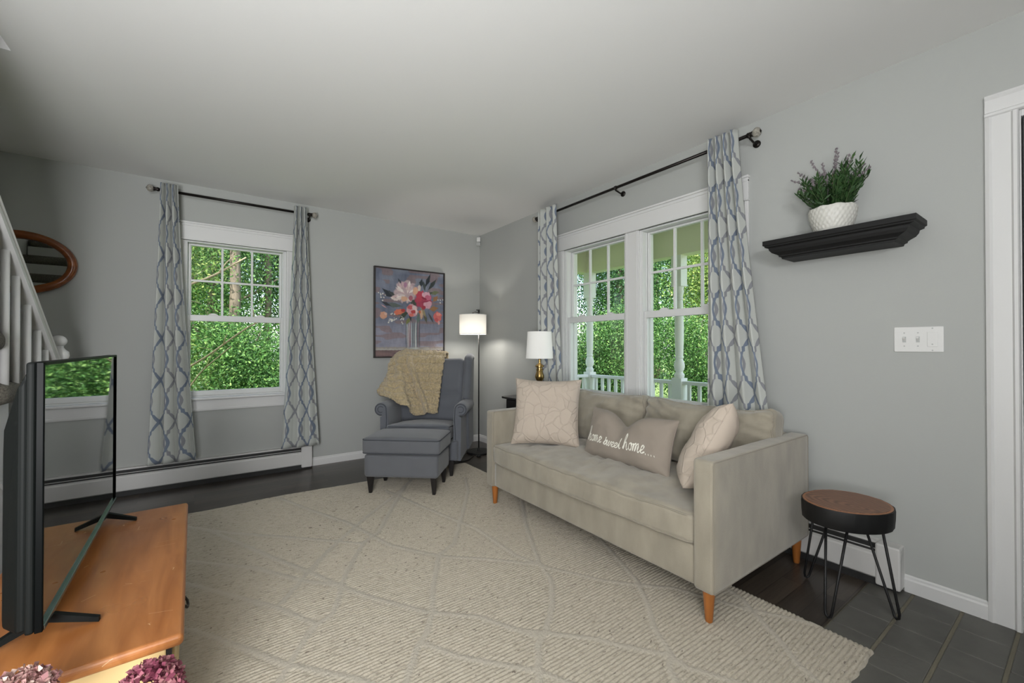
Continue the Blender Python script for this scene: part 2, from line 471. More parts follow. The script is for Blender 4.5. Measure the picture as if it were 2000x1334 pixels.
class MB:
    def __init__(self): self.v = []; self.f = []
    def add(self, vs, fs):
        k = len(self.v)
        self.v += [tuple(p) for p in vs]
        self.f += [tuple(i + k for i in f) for f in fs]
        return self
    def box(self, a, b, mp=None):
        x0, y0, z0 = a; x1, y1, z1 = b
        vs = [(x0, y0, z0), (x1, y0, z0), (x1, y1, z0), (x0, y1, z0), (x0, y0, z1), (x1, y0, z1), (x1, y1, z1), (x0, y1, z1)]
        if mp: vs = [mp(*p) for p in vs]
        return self.add(vs, [(0, 3, 2, 1), (4, 5, 6, 7), (0, 1, 5, 4), (1, 2, 6, 5), (2, 3, 7, 6), (3, 0, 4, 7)])
    def lathe(self, prof, c=(0, 0, 0), seg=32, cap=True):
        k = len(self.v)
        for r, z in prof:
            for i in range(seg):
                a = 2 * PI * i / seg
                self.v.append((c[0] + r * math.cos(a), c[1] + r * math.sin(a), c[2] + z))
        for j in range(len(prof) - 1):
            for i in range(seg):
                i2 = (i + 1) % seg
                self.f.append((k + j * seg + i, k + j * seg + i2, k + (j + 1) * seg + i2, k + (j + 1) * seg + i))
        if cap:
            self.f.append(tuple(k + i for i in range(seg))[::-1])
            self.f.append(tuple(k + (len(prof) - 1) * seg + i for i in range(seg)))
        return self
    def tube(self, pts, r, seg=10, cap=True, closed=False):
        pts = [Vector(p) for p in pts]
        n = len(pts); k = len(self.v)
        rs = r if isinstance(r, (list, tuple)) else [r] * n
        up = None
        for i, p in enumerate(pts):
            if closed: t = (pts[(i + 1) % n] - pts[i - 1]).normalized()
            else: t = (pts[min(i + 1, n - 1)] - pts[max(i - 1, 0)]).normalized()
            if up is None:
                up = Vector((0, 0, 1)) if abs(t.z) < 0.9 else Vector((1, 0, 0))
            side = t.cross(up).normalized(); up = side.cross(t).normalized()
            for j in range(seg):
                a = 2 * PI * j / seg
                q = p + (side * math.cos(a) + up * math.sin(a)) * rs[i]
                self.v.append(tuple(q))
        m = n if closed else n - 1
        for i in range(m):
            i2 = (i + 1) % n
            for j in range(seg):
                j2 = (j + 1) % seg
                self.f.append((k + i * seg + j, k + i * seg + j2, k + i2 * seg + j2, k + i2 * seg + j))
        if cap and not closed:
            self.f.append(tuple(k + j for j in range(seg))[::-1])
            self.f.append(tuple(k + (n - 1) * seg + j for j in range(seg)))
        return self
    def prism(self, poly, a, b, mp):           # poly of (p, q), extruded from a to b through mp(p, q, t)
        k = len(poly)
        vs = [mp(p, q, a) for p, q in poly] + [mp(p, q, b) for p, q in poly]
        fs = [tuple(range(k))[::-1], tuple(range(k, 2 * k))] + [(i, (i + 1) % k, k + (i + 1) % k, k + i) for i in range(k)]
        return self.add(vs, fs)
    def sphere(self, c, r, seg=16, rings=10, sc=(1, 1, 1)):
        k = len(self.v)
        for j in range(rings + 1):
            th = PI * j / rings
            for i in range(seg):
                a = 2 * PI * i / seg
                rr = max(math.sin(th), 1e-3)
                self.v.append((c[0] + r * sc[0] * rr * math.cos(a), c[1] + r * sc[1] * rr * math.sin(a), c[2] - r * sc[2] * math.cos(th)))
        for j in range(rings):
            for i in range(seg):
                i2 = (i + 1) % seg
                self.f.append((k + j * seg + i, k + j * seg + i2, k + (j + 1) * seg + i2, k + (j + 1) * seg + i))
        return self
    def build(self, name, m, parent=None, smooth=False, **kw):
        me = bpy.data.meshes.new(name)
        me.from_pydata(self.v, [], self.f)
        bm = bmesh.new(); bm.from_mesh(me)
        bmesh.ops.recalc_face_normals(bm, faces=bm.faces)
        bm.to_mesh(me); bm.free()
        me.update()
        o = link(name, me, m, parent, smooth, **kw)
        if smooth == 'auto':
            me.polygons.foreach_set('use_smooth', [True] * len(me.polygons))
            me.set_sharp_from_angle(angle=math.radians(38)) if hasattr(me, 'set_sharp_from_angle') else None
        return o

def struct(mb, name, m, label=None, **kw):
    o = mb.build(name, m, **kw)
    return tag(o, label, None, None, 'structure')

def grid_mesh(name, P, m, parent=None, uv=None, attr=None, smooth=True, solid=0.0, closed_u=False, **kw):
    nu, nv = P.shape[:2]
    me = bpy.data.meshes.new(name)
    idx = np.arange(nu * nv).reshape(nu, nv)
    if closed_u:
        a = idx; b_ = np.roll(idx, -1, axis=0)
        quads = np.stack([a[:, :-1], b_[:, :-1], b_[:, 1:], a[:, 1:]], -1).reshape(-1, 4)
    else:
        quads = np.stack([idx[:-1, :-1], idx[1:, :-1], idx[1:, 1:], idx[:-1, 1:]], -1).reshape(-1, 4)
    fast_mesh(me, P.reshape(-1, 3), quads)
    if uv is not None:
        lay = me.uv_layers.new(name='UVMap')
        lay.data.foreach_set('uv', uv.reshape(-1, 2)[quads.reshape(-1)].reshape(-1).astype(np.float32))
    if attr is not None:
        for k, val in attr.items():
            if val.ndim == 3:
                ca = me.color_attributes.new(k, 'FLOAT_COLOR', 'POINT')
                c4 = np.concatenate([val.reshape(-1, 3), np.ones((nu * nv, 1))], 1)
                ca.data.foreach_set('color', c4.reshape(-1).astype(np.float32))
            else:
                at = me.attributes.new(k, 'FLOAT', 'POINT')
                at.data.foreach_set('value', val.reshape(-1).astype(np.float32))
    o = link(name, me, m, parent, smooth, **kw)
    if solid:
        md = o.modifiers.new('solid', 'SOLIDIFY'); md.thickness = solid; md.offset = 0
    return o

def fast_mesh(me, V, Q):
    V = np.asarray(V, np.float32); Q = np.asarray(Q, np.int32)
    me.vertices.add(len(V)); me.vertices.foreach_set('co', V.reshape(-1))
    me.loops.add(Q.size); me.loops.foreach_set('vertex_index', Q.reshape(-1))
    me.polygons.add(len(Q)); me.polygons.foreach_set('loop_start', np.arange(0, Q.size, Q.shape[1], dtype=np.int32))
    try: me.polygons.foreach_set('loop_total', np.full(len(Q), Q.shape[1], np.int32))
    except Exception: pass
    me.update(calc_edges=True)

def rbox(hx, hy, hz, r, n=22, puff=(0, 0), fn=None, ppow=1.0):
    """rounded box with optional crowned top (puff[0]) and bottom (puff[1]); returns verts, faces"""
    t = np.linspace(-1, 1, n + 1)
    t = np.sign(t) * (1 - (1 - np.abs(t)) ** 1.35)
    bm = bmesh.new()
    for ax in range(3):
        for sg in (-1, 1):
            vs = []
            for a in t:
                row = []
                for b in t:
                    p = [0, 0, 0]
                    p[ax] = sg; p[(ax + 1) % 3] = a; p[(ax + 2) % 3] = b
                    row.append(bm.verts.new(p))
                vs.append(row)
            for i in range(n):
                for j in range(n):
                    bm.faces.new((vs[i][j], vs[i + 1][j], vs[i + 1][j + 1], vs[i][j + 1]))
    bmesh.ops.remove_doubles(bm, verts=bm.verts, dist=1e-5)
    H = Vector((hx, hy, hz))
    for v in bm.verts:
        p = Vector((v.co.x * hx, v.co.y * hy, v.co.z * hz))
        q = Vector([max(-(H[i] - r), min(H[i] - r, p[i])) for i in range(3)])
        d = p - q
        if d.length > 1e-9: p = q + d.normalized() * r
        u, w = p.x / hx, p.y / hy
        k = (max(0, 1 - abs(u) ** 2.5) * max(0, 1 - abs(w) ** 2.5)) ** ppow
        if p.z > 0: p.z += puff[0] * k * (p.z / hz)
        else: p.z += puff[1] * k * (p.z / hz)
        if fn: p = fn(p)
        v.co = p
    bmesh.ops.recalc_face_normals(bm, faces=bm.faces)
    return bm

def soft(name, bm, m, parent=None, mx=None, sub=0):
    if mx is not None: bm.transform(mx)
    me = bpy.data.meshes.new(name)
    bm.to_mesh(me); bm.free()
    return link(name, me, m, parent, True, sub=sub)

def rloop(hx, hy, r, z, k=8, puff=0.0, fn=None):
    pts = []
    for cx, cy, a0 in ((hx - r, hy - r, 0), (-hx + r, hy - r, 90), (-hx + r, -hy + r, 180), (hx - r, -hy + r, 270)):
        for i in range(k + 1):
            a = math.radians(a0 + 90 * i / k)
            pts.append(Vector((cx + r * math.cos(a), cy + r * math.sin(a), z)))
    # densify straight runs
    out = []
    for i, p in enumerate(pts):
        q = pts[(i + 1) % len(pts)]
        m = max(1, int((q - p).length / 0.03))
        for j in range(m): out.append(p.lerp(q, j / m))
    if fn: out = [fn(p) for p in out]
    return out

def wrinkle(scale, amp, stretch=(1, 1, 1), seed=0.0):
    def f(p):
        q = Vector((p.x * stretch[0] * scale + seed, p.y * stretch[1] * scale, p.z * stretch[2] * scale))
        return noise.fractal(q, 0.8, 2.0, 3) * amp
    return f

def catmull(ctrl, n):
    ctrl = [np.array(c, float) for c in ctrl]
    c = [2 * ctrl[0] - ctrl[1]] + ctrl + [2 * ctrl[-1] - ctrl[-2]]
    out = []
    segs = len(ctrl) - 1
    for i in range(n):
        t = i / (n - 1) * segs
        k = min(int(t), segs - 1); u = t - k
        p0, p1, p2, p3 = c[k], c[k + 1], c[k + 2], c[k + 3]
        out.append(0.5 * ((2 * p1) + (-p0 + p2) * u + (2 * p0 - 5 * p1 + 4 * p2 - p3) * u * u + (-p0 + 3 * p1 - 3 * p2 + p3) * u ** 3))
    return np.array(out)

exec_parts = []
# ================================================================== ROOM SHELL
H = 2.44
mA = lambda u, v, z: (u, v, z)        # left wall: u = X, v = Y (outwards +)
mB = lambda u, v, z: (v, u, z)        # right wall: u = Y, v = X (outwards +)

def wall_with_holes(u0, u1, z0, z1, holes, mp, v0, v1):
    mb = MB()
    x = u0
    for a, b, c, d in sorted(holes):
        mb.box((x, v0, z0), (a, v1, z1), mp)
        if c > z0: mb.box((a, v0, z0), (b, v1, c), mp)
        if d < z1: mb.box((a, v0, d), (b, v1, z1), mp)
        x = b
    mb.box((x, v0, z0), (u1, v1, z1), mp)
    return mb

struct(wall_with_holes(-4.5, 0.15, -0.1, 2.6, [(-2.79, -2.05, 0.70, 1.985)], mA, 0, 0.15), 'wall_left', M['wall'], 'grey painted wall behind the wing chair')
struct(wall_with_holes(-8.35, 0.0, -0.1, 2.6, [(-3.01, -1.49, 0.70, 1.985), (-5.04, -4.126, 0.0, 2.055)], mB, 0, 0.15), 'wall_right', M['wall'], 'grey painted wall behind the sofa')
struct(MB().box((-6.3, -8.35, -0.1), (0, -8.2, 2.6)), 'wall_rear', M['wall'])
struct(MB().box((-6.45, -8.35, -0.1), (-6.3, -4.5, 2.6)), 'wall_side', M['wall'])
struct(MB().box((-6.3, -4.65, -0.1), (-4.5, -4.5, 2.6)), 'wall_hall', M['wall'])
struct(MB().box((-4.5, -4.65, -0.1), (-4.35, 0.0, 5.0)), 'wall_stair', M['wall'])
struct(MB().box((-3.334, -4.65, 2.6), (-3.2, 0.0, 5.0)).box((-4.35, -1.49, 2.6), (-3.334, -1.35, 5.0)).box((-4.35, -4.65, 2.6), (-3.334, -4.5, 5.0)).box((-4.5, -4.65, 5.0), (-3.2, 0, 5.1)),
       'wall_stairwell', M['wall'])
struct(MB().box((-3.334, -8.2, H), (0, 0, 2.6)).box((-4.35, -1.49, H), (-3.334, 0, 2.6)).box((-6.3, -8.2, H), (-3.334, -4.5, 2.6)), 'ceiling', M['ceiling'], 'smooth white ceiling')
struct(MB().box((-4.35, -3.66, -0.1), (0, 0, 0)), 'floor', M['floor'], 'dark plank floor')
tile_floor = struct(MB().box((-6.3, -8.2, -0.1), (0, -3.66, -0.004)), 'floor', M['grout'], 'slate tile floor by the door')
tb = MB()
for i in range(19):
    for j in range(16):
        x1 = -0.003 - i * 0.1755; y1 = -3.664 - j * 0.1525
        tb.box((x1 - 0.172, y1 - 0.141, -0.01), (x1, y1, 0.0))
o = tb.build('slate_tile', M['slate'], tile_floor, bevel=0.003)

# baseboards
def baseboard(mp, u0, u1, name, hgt=0.076):
    prof = [(0, 0), (0.013, 0), (0.013, hgt * .72), (0.009, hgt * .82), (0.009, hgt * .93), (0.004, hgt), (0, hgt)]
    mb = MB().prism(prof, u0, u1, lambda p, q, t: mp(t, -p, q))
    return struct(mb, name, M['trim'])
baseboard(mA, -1.84, 0, 'baseboard_left')
baseboard(mB, -4.036, -3.78, 'baseboard_right')
baseboard(mB, -1.2, -0.013, 'baseboard_right')
baseboard(mB, -8.2, -5.13, 'baseboard_right')

# ------------------------------------------------------------------ windows
def moulding(mb, mp, u0, u1, z0, z1, d=0.018, steps=3):
    """flat board with stepped edges"""
    mb.box((u0, -d, z0), (u1, 0.0, z1), mp)
    return mb

def sash(win, mp, u0, u1, z0, z1, v, muntins, stile=0.045, rail_b=0.05, rail_t=0.045, name='upper_sash'):
    mb = MB()
    a, b = v - 0.016, v + 0.016
    mb.box((u0, a, z0), (u0 + stile, b, z1), mp).box((u1 - stile, a, z0), (u1, b, z1), mp)
    mb.box((u0 + stile, a, z0), (u1 - stile, b, z0 + rail_b), mp).box((u0 + stile, a, z1 - rail_t), (u1 - stile, b, z1), mp)
    # inner glazing lip
    for k in (0.006,):
        mb.box((u0 + stile, a + .006, z0 + rail_b), (u0 + stile + k, b - .006, z1 - rail_t), mp)
        mb.box((u1 - stile - k, a + .006, z0 + rail_b), (u1 - stile, b - .006, z1 - rail_t), mp)
    sh = mb.build(name, M['vinyl'], win, bevel=0.003)
    g = MB().box((u0 + stile, v - 0.002, z0 + rail_b), (u1 - stile, v + 0.002, z1 - rail_t), mp).build('pane', M['glass'], sh)
    if muntins:
        q = MB(); w = u1 - u0 - 2 * stile
        for i in (1, 2):
            c = u0 + stile + w * i / 3
            q.box((c - .008, v - .009, z0 + rail_b), (c + .008, v + .009, z1 - rail_t), mp)
        c = (z0 + rail_b + z1 - rail_t) / 2
        q.box((u0 + stile, v - .0085, c - .008), (u1 - stile, v + .0085, c + .008), mp)
        q.build('muntin_grille', M['vinyl'], sh)
    return sh

def unit(win, mp, u0, u1, z0=0.70, z1=1.985):
    j = MB()
    j.box((u0, -0.0, z0), (u0 + .02, .14, z1), mp).box((u1 - .02, 0, z0), (u1, .14, z1), mp)
    j.box((u0 + .02, 0, z1 - .012), (u1 - .02, .14, z1), mp).box((u0 + .02, 0, z0), (u1 - .02, .14, z0 + .012), mp)
    # stops and tracks
    for a in (0.005, 0.052, 0.092):
        j.box((u0 + .02, a, z0 + .012), (u0 + .027, a + .006, z1 - .012), mp).box((u1 - .027, a, z0 + .012), (u1 - .02, a + .006, z1 - .012), mp)
    j.build('window_frame', M['vinyl'], win, bevel=0.002)
    sash(win, mp, u0 + .028, u1 - .028, 1.335, z1 - .014, .074, True, stile=.016, rail_b=.045, rail_t=.014, name='upper_sash')
    lo = sash(win, mp, u0 + .02, u1 - .02, z0 + .012, 1.38, .034, False, stile=.022, rail_b=.04, rail_t=.05, name='lower_sash')
    for f in (.27, .73):                       # tilt latches on the meeting rail
        c = u0 + (u1 - u0) * f
        lk = MB().prism([(-.035, 0), (.035, 0), (.028, .008), (.012, .016), (-.012, .016), (-.028, .008)], .02, .045, lambda p, q, t, c=c: mp(c + p, t, 1.38 + q))
        lk.build('sash_lock', M['vinyl'], win)

def casing(win, mp, u0, u1, z0, z1, stool=True, w=0.09):
    mb = MB()
    for a, b in ((u0 - w, u0), (u1, u1 + w)):
        mb.box((a, -.016, z0 - .02), (b, 0, z1), mp)
        mb.box((a + .012, -.021, z0 - .02), (a + .02, -.016, z1), mp).box((b - .022, -.021, z0 - .02), (b - .014, -.016, z1), mp)
    # head board with crown lines
    mb.box((u0 - w, -.018, z1), (u1 + w, 0, z1 + .15), mp)
    mb.box((u0 - w - .004, -.03, z1 + .0), (u1 + w + .004, 0, z1 + .012), mp)
    mb.box((u0 - w, -.024, z1 + .115), (u1 + w, 0, z1 + .128), mp)
    mb.box((u0 - w - .006, -.03, z1 + .136), (u1 + w + .006, 0, z1 + .15), mp)
    mb.build('window_casing', M['trim'], win, bevel=0.003)
    st = MB().box((u0 - w - .01, -.045, z0 - .02), (u1 + w + .01, .02, z0), mp)
    st.build('window_sill', M['trim'], win, bevel=0.006)
    ap = MB().box((u0 - w, -.016, z0 - .112), (u1 + w, 0, z0 - .02), mp).box((u0 - w, -.02, z0 - .105), (u1 + w, -.016, z0 - .09), mp)
    ap.build('window_apron', M['trim'], win, bevel=0.002)

w1 = thing('window_1', None, None, kind='structure')
unit(w1, mA, -2.79, -2.05)
casing(w1, mA, -2.79, -2.05, .70, 1.985)
w2 = thing('window_2', None, None, kind='structure')
unit(w2, mB, -2.19, -1.49)
unit(w2, mB, -3.01, -2.31)
MB().box((-2.315, -.016, .70), (-2.185, .14, 1.985), mB).box((-2.30, -.021, .7), (-2.292, -.016, 1.985), mB).box((-2.208, -.021, .7), (-2.20, -.016, 1.985), mB).build('window_mullion', M['trim'], w2, bevel=.003)
casing(w2, mB, -3.01, -1.49, .70, 1.985)

# ------------------------------------------------------------------ entry door
dr = thing('door_1', None, None, kind='structure')
jb = MB()
jb.box((-4.131, -.0, 0), (-4.126, .15, 2.055), mB).box((-5.04, 0, 0), (-5.016, .15, 2.055), mB).box((-5.016, 0, 2.03), (-4.131, .15, 2.055), mB)
jb.box((-4.145, .051, 0), (-4.131, .07, 2.03), mB)
jb.build('door_frame', M['trim'], dr, bevel=.002)
c = MB()
prof = [(0, 0), (.09, 0), (.09, .014), (.078, .018), (.07, .012), (.02, .012), (.014, .020), (.004, .020), (0, .014)]
c.prism([(-4.126 + p, -q) for p, q in prof], 0, 2.055, lambda p, q, t: mB(p, q, t))
c.prism([(-5.04 - p, -q) for p, q in prof], 0, 2.055, lambda p, q, t: mB(p, q, t))
c.prism([(p, -q) for p, q in prof], -5.13, -4.036, lambda p, q, t: mB(t, q, 2.055 + p))
c.build('door_casing', M['trim'], dr)
lf = MB().box((-5.014, .004, .01), (-4.1335, .049, 2.028), mB)
for a, b in ((.2, .9), (1.05, 1.85)):
    lf.box((-4.92, -.001, a), (-4.25, .005, b), mB)
lf = lf.build('door_leaf', M['door'], dr, bevel=.003)
hd = MB().box((-4.165, -.003, .86), (-4.137, .004, .96), mB).tube([(.0, -4.15, .91), (-.03, -4.15, .91), (-.036, -4.17, .91), (-.036, -4.25, .91)], .008)
hd.build('door_handle', M['plastic_grey'], lf)

# ------------------------------------------------------------------ baseboard heaters
def heater(mp, u0, u1, cap_at, label, h=0.202, d=0.07):
    t = thing('baseboard_heater', label, 'heater', mp((u0 + u1) / 2, -d / 2, 0))
    inv = Vector(t.location)
    L = lambda a, b, z: tuple(Vector(mp(a, -b, z)) - inv)
    # back plate with curled top
    MB().prism([(0, .03), (.004, .03), (.004, h - .004), (.03, h - .004), (.036, h - .012), (.036, h), (0, h)], u0, u1, lambda p, q, k: L(k, p, q)).build('back_plate', M['heater'], t, smooth=False)
    # damper strip
    MB().prism([(.034, h - .03), (.05, h - .036), (.052, h - .032), (.036, h - .025)], u0, u1, lambda p, q, k: L(k, p, q)).build('damper', M['heater'], t)
    # front panel
    MB().prism([(d - .018, h - .046), (d - .004, h - .052), (d, h - .06), (d, .045), (d - .006, .038), (d - .006, .045), (d - .005, h - .06), (d - .018, h - .05)], u0, u1, lambda p, q, k: L(k, p, q)).build('front_panel', M['heater'], t)
    MB().box((u0 + .02, .012, .05), (u1 - .02, d - .014, h - .075), lambda a, b, c_: L(a, b, c_)).build('fin_element', M['fin_and_gap_shade'], t)
    MB().box((u0 + .01, .004, h - .062), (u1 - .01, .05, h - .012), lambda a, b, c_: L(a, b, c_)).box((u0 + .01, .004, .0), (u1 - .01, d - .014, .05), lambda a, b, c_: L(a, b, c_)).build('gap_shade_box', M['fin_and_gap_shade'], t)  # solid dark boxes stand in for shade inside the slot and toe gap
    for c_ in cap_at:
        MB().box((c_ - .045, .0, .012), (c_ + .045, d + .006, h + .002), lambda a, b, z: L(a, b, z)).build('end_cap', M['heater'], t, bevel=.008)
    return t
heater(mA, -4.3, -1.84, [-1.885], 'long white baseboard heater under the single window, left of the wing chair')
heater(mB, -3.78, -1.25, [-3.735, -1.29], 'white baseboard heater behind the sofa and the round stool')

# ------------------------------------------------------------------ curtain rods
def rod(mp, u0, u1, z, brackets, label, off=0.09, clear_ends=True):
    t = thing('curtain_rod', label, 'curtain rod', mp((u0 + u1) / 2, -off, z))
    inv = Vector(t.location)
    L = lambda a, b, zz: tuple(Vector(mp(a, -b, zz)) - inv)
    mid = (u0 + u1) / 2
    MB().tube([L(u0 + .03, off, z), L(u1 - .03, off, z)], .0105, 14).build('rod', M['rod'], t, smooth=True)
    for e, sg in ((u0, 1), (u1, -1)):
        mb = MB()
        mb.tube([L(e + sg * .060, off, z), L(e + sg * .052, off, z), L(e + sg * .042, off, z), L(e + sg * .034, off, z), L(e + sg * .026, off, z)], [.013, .016, .011, .014, .017], 14)
        MB().tube([L(e - sg * .012, off, z), L(e - sg * .018, off, z)], [.014, .004], 14).build('finial_cap', M['rod'], t)
        mb.build('finial_collar', M['rod'], t, smooth=True)
        fb = MB()
        pts = [(-.014, .012), (-.008, .022), (.002, .0275), (.012, .026), (.022, .02), (.027, .014)]
        fb.tube([L(e + sg * a, off, z) for a, _ in pts], [r for _, r in pts], 9)
        fb.build('finial', M['glass_ball'], t)
    for b in brackets:
        mb = MB()
        mb.tube([L(b, .0, z - .028), L(b, .008, z - .028)], .021, 18)
        mb.tube([L(b, .006, z - .028), L(b, .04, z - .03), L(b, off, z - .018), L(b, off + .014, z - .004)], .006, 8)
        mb.tube([L(b - .007, off, z), L(b + .007, off, z)], .015, 14)
        mb.build('bracket', M['rod'], t, smooth=True)
    return t
rod(mA, -2.995, -1.825, 2.332, [-2.86, -1.87], 'dark bronze curtain rod over the single window by the flower painting')
rod(mB, -3.19, -1.165, 2.332, [-3.145, -2.16, -1.20], 'dark bronze curtain rod over the double window behind the sofa')

# ------------------------------------------------------------------ curtains
def curtain(mp, top, bot, ztop, zbot, folds, label, W=0.78, off=0.138, amp=0.03, ph=0.0, seed=1, ease=1.25):
    ns, nt = 170, 70
    rs = np.random.RandomState(seed)
    S, T = np.meshgrid(np.linspace(0, 1, ns), np.linspace(0, 1, nt), indexing='ij')
    warp = S + 0.018 * np.sin(2 * PI * S * 2 + rs.rand() * 6) * T
    e = T ** ease
    a = top[0] + (bot[0] - top[0]) * e
    b = top[1] + (bot[1] - top[1]) * e
    wob = 0.10 * np.sin(T * 3.1 + S * 5 + seed) * T
    ang = 2 * PI * folds * warp + ph + wob * 3
    u = a + (b - a) * (warp + 0.10 * np.sin(ang + 0.9) / folds)
    dep = 2 * np.abs(np.sin(ang / 2)) ** 0.8 - 1          # round pleats, sharp creases
    v = -(off + amp * (1.0 - 0.25 * T) * dep + 0.004 * np.sin(3 * PI * S + T * 4) * T)
    z = ztop + (zbot - ztop) * T + 0.006 * np.cos(ang) * (1 - T) ** 6
    P = np.stack([np.array(mp(u, v, z), dtype=object)[i].astype(float) for i in range(3)], -1)
    UV = np.stack([S * W + rs.rand() * .0 + seed * .03, (ztop - zbot) * (1 - T)], -1)
    o = grid_mesh('curtain', P, M['trellis'], uv=UV, solid=0.003)
    c0 = P.reshape(-1, 3).mean(0)
    o.data.transform(Matrix.Translation((-c0[0], -c0[1], -zbot)))
    o.location = (c0[0], c0[1], zbot)
    tag(o, label, 'curtain', None)
    return o
curtain(mA, (-2.922, -2.819), (-2.995, -2.70), 2.372, .222, 3.0, 'blue and grey trellis curtain left of the single window, nearest the television', W=.44, amp=.034, ph=2.2, seed=2)
curtain(mA, (-2.007, -1.905), (-2.116, -1.81), 2.372, .222, 3.0, 'blue and grey trellis curtain right of the single window, nearest the flower painting', W=.44, amp=.034, ph=.4, seed=5)
curtain(mB, (-1.545, -1.29), (-1.64, -1.275), 2.368, .222, 3.0, 'blue and grey trellis curtain behind the brass table lamp', W=.50, amp=.032, ph=1.0, seed=8)
curtain(mB, (-3.095, -2.915), (-3.345, -2.92), 2.372, .222, 4.0, 'blue and grey trellis curtain at the wall shelf end of the double window', W=.64, amp=.036, ph=.2, seed=11)
# ================================================================== RUG
def rug():
    x0, x1, y0, y1 = -3.06, -0.62, -3.822, -0.772
    nx, ny = 250, 1040
    xs = np.linspace(x0, x1, nx); ys = np.linspace(y0, y1, ny)
    X, Y = np.meshgrid(xs, ys, indexing='ij')
    lines = [
        [(-3.05, -1.25), (-2.69, -1.56), (-2.41, -1.85), (-2.377, -1.909), (-2.24, -2.12), (-2.1, -2.27)],
        [(-2.62, -1.15), (-2.45, -1.52), (-2.293, -1.867), (-2.19, -2.075), (-2.104, -2.276), (-2.021, -2.435), (-1.863, -2.671), (-1.70, -2.82), (-1.582, -3.049), (-1.53, -3.06)],
        [(-1.35, -1.1), (-1.56, -1.42), (-1.78, -1.793), (-1.898, -1.89), (-2.06, -2.167), (-2.1, -2.26), (-2.143, -2.373), (-2.185, -2.457), (-2.266, -2.501), (-2.311, -2.562), (-2.49, -2.86), (-2.6, -3.1)],
        [(-3.0, -1.55), (-2.70, -1.80), (-2.51, -2.069), (-2.362, -2.284), (-2.262, -2.476)],
        [(-3.0, -1.95), (-2.654, -2.238), (-2.49, -2.484), (-2.386, -2.65), (-2.184, -2.886), (-2.05, -3.13), (-1.93, -3.42), (-1.8, -3.6), (-1.6, -3.8)],
        [(-0.85, -1.2), (-1.0, -1.5), (-1.211, -1.801), (-1.484, -2.185), (-1.612, -2.255), (-1.779, -2.545), (-1.843, -2.685), (-1.917, -2.791), (-1.979, -2.848), (-2.062, -2.963), (-2.3, -3.3), (-2.6, -3.7)],
        [(-2.2, -.8), (-2.05, -1.2), (-1.9, -1.55), (-1.782, -2.0), (-1.616, -2.264), (-1.425, -2.437), (-1.249, -2.634)],
        [(-.65, -1.7), (-.85, -2.0), (-1.02, -2.26), (-1.225, -2.627), (-1.283, -2.79), (-1.40, -2.93), (-1.534, -3.044), (-1.60, -3.08), (-1.7, -3.21), (-1.95, -3.55), (-2.1, -3.8)],
        [(-1.95, -2.832), (-1.877, -2.967), (-1.825, -3.027), (-1.684, -3.187), (-1.55, -3.45), (-1.40, -3.8)],
        [(-1.633, -2.96), (-1.541, -3.052), (-1.412, -3.182), (-1.365, -3.258), (-1.26, -3.396), (-1.256, -3.473), (-1.16, -3.64), (-1.08, -3.82)],
        [(-.63, -2.3), (-0.833, -2.765), (-0.954, -3.029), (-1.068, -3.175), (-1.17, -3.277), (-1.251, -3.413), (-1.308, -3.436), (-1.45, -3.65), (-1.55, -3.8)],
        [(-1.5, -1.1), (-1.4, -1.6), (-1.28, -2.1), (-1.28, -2.5), (-1.22, -2.698), (-1.082, -2.938), (-0.972, -3.064), (-0.867, -3.166), (-.753, -3.44), (-0.674, -3.561), (-0.622, -3.658)],
        [(-.63, -3.2), (-0.699, -3.39), (-0.753, -3.461), (-0.847, -3.597), (-0.926, -3.688), (-0.99, -3.82)],
        [(-2.9, -.8), (-2.5, -1.3), (-2.2, -1.6), (-1.9, -1.9)], [(-1.1, -.8), (-1.4, -1.15), (-1.75, -1.5), (-2.1, -1.9), (-2.35, -2.25)],
    ]
    D = np.full(X.shape, 9.0)
    for ln in lines:
        for (ax, ay), (bx, by) in zip(ln[:-1], ln[1:]):
            dx, dy = bx - ax, by - ay
            t = np.clip(((X - ax) * dx + (Y - ay) * dy) / (dx * dx + dy * dy), 0, 1)
            D = np.minimum(D, np.hypot(X - ax - t * dx, Y - ay - t * dy))
    line = np.clip((0.0140 - D) / 0.004, 0, 1)
    edge_groove = np.exp(-((D - 0.0165) / 0.004) ** 2)
    rs = np.random.RandomState(3)
    def rnd(sx, sy):
        g = rs.rand(int(nx / sx) + 3, int(ny / sy) + 3)
        fx = np.linspace(0, g.shape[0] - 2.001, nx); fy = np.linspace(0, g.shape[1] - 2.001, ny)
        ix = fx.astype(int); iy = fy.astype(int); ux = (fx - ix)[:, None]; uy = (fy - iy)[None]
        return (g[ix][:, iy] * (1 - ux) * (1 - uy) + g[ix + 1][:, iy] * ux * (1 - uy) + g[ix][:, iy + 1] * (1 - ux) * uy + g[ix + 1][:, iy + 1] * ux * uy)
    warp = (rnd(12, 16) - .5) * 0.005 + (rnd(50, 70) - .5) * 0.014
    rib = 0.5 + 0.5 * np.cos(2 * PI * (Y + warp) / 0.0158)
    hgt = 0.0082 + 0.0040 * rib ** 0.8 * (0.7 + 0.6 * rnd(3, 3)) + 0.0015 * rnd(2, 2)
    hgt = hgt * (1 - line) + line * (0.0115 + 0.001 * rnd(2, 2)) - 0.0042 * edge_groove * (1 - line)
    # ragged woven edge, rounded down to the floor
    ex = np.minimum(X - x0, x1 - X); ey = np.minimum(Y - y0, y1 - Y)
    ed = np.minimum(ex, ey)
    hgt *= np.clip(ed / 0.006, 0, 1) ** .5
    jag = (rnd(2, 2) - .5) * 0.012
    Xo = X + jag * (ex < 0.004); Yo = Y + (rnd(2, 2) - .5) * 0.008 * (ey < 0.004)
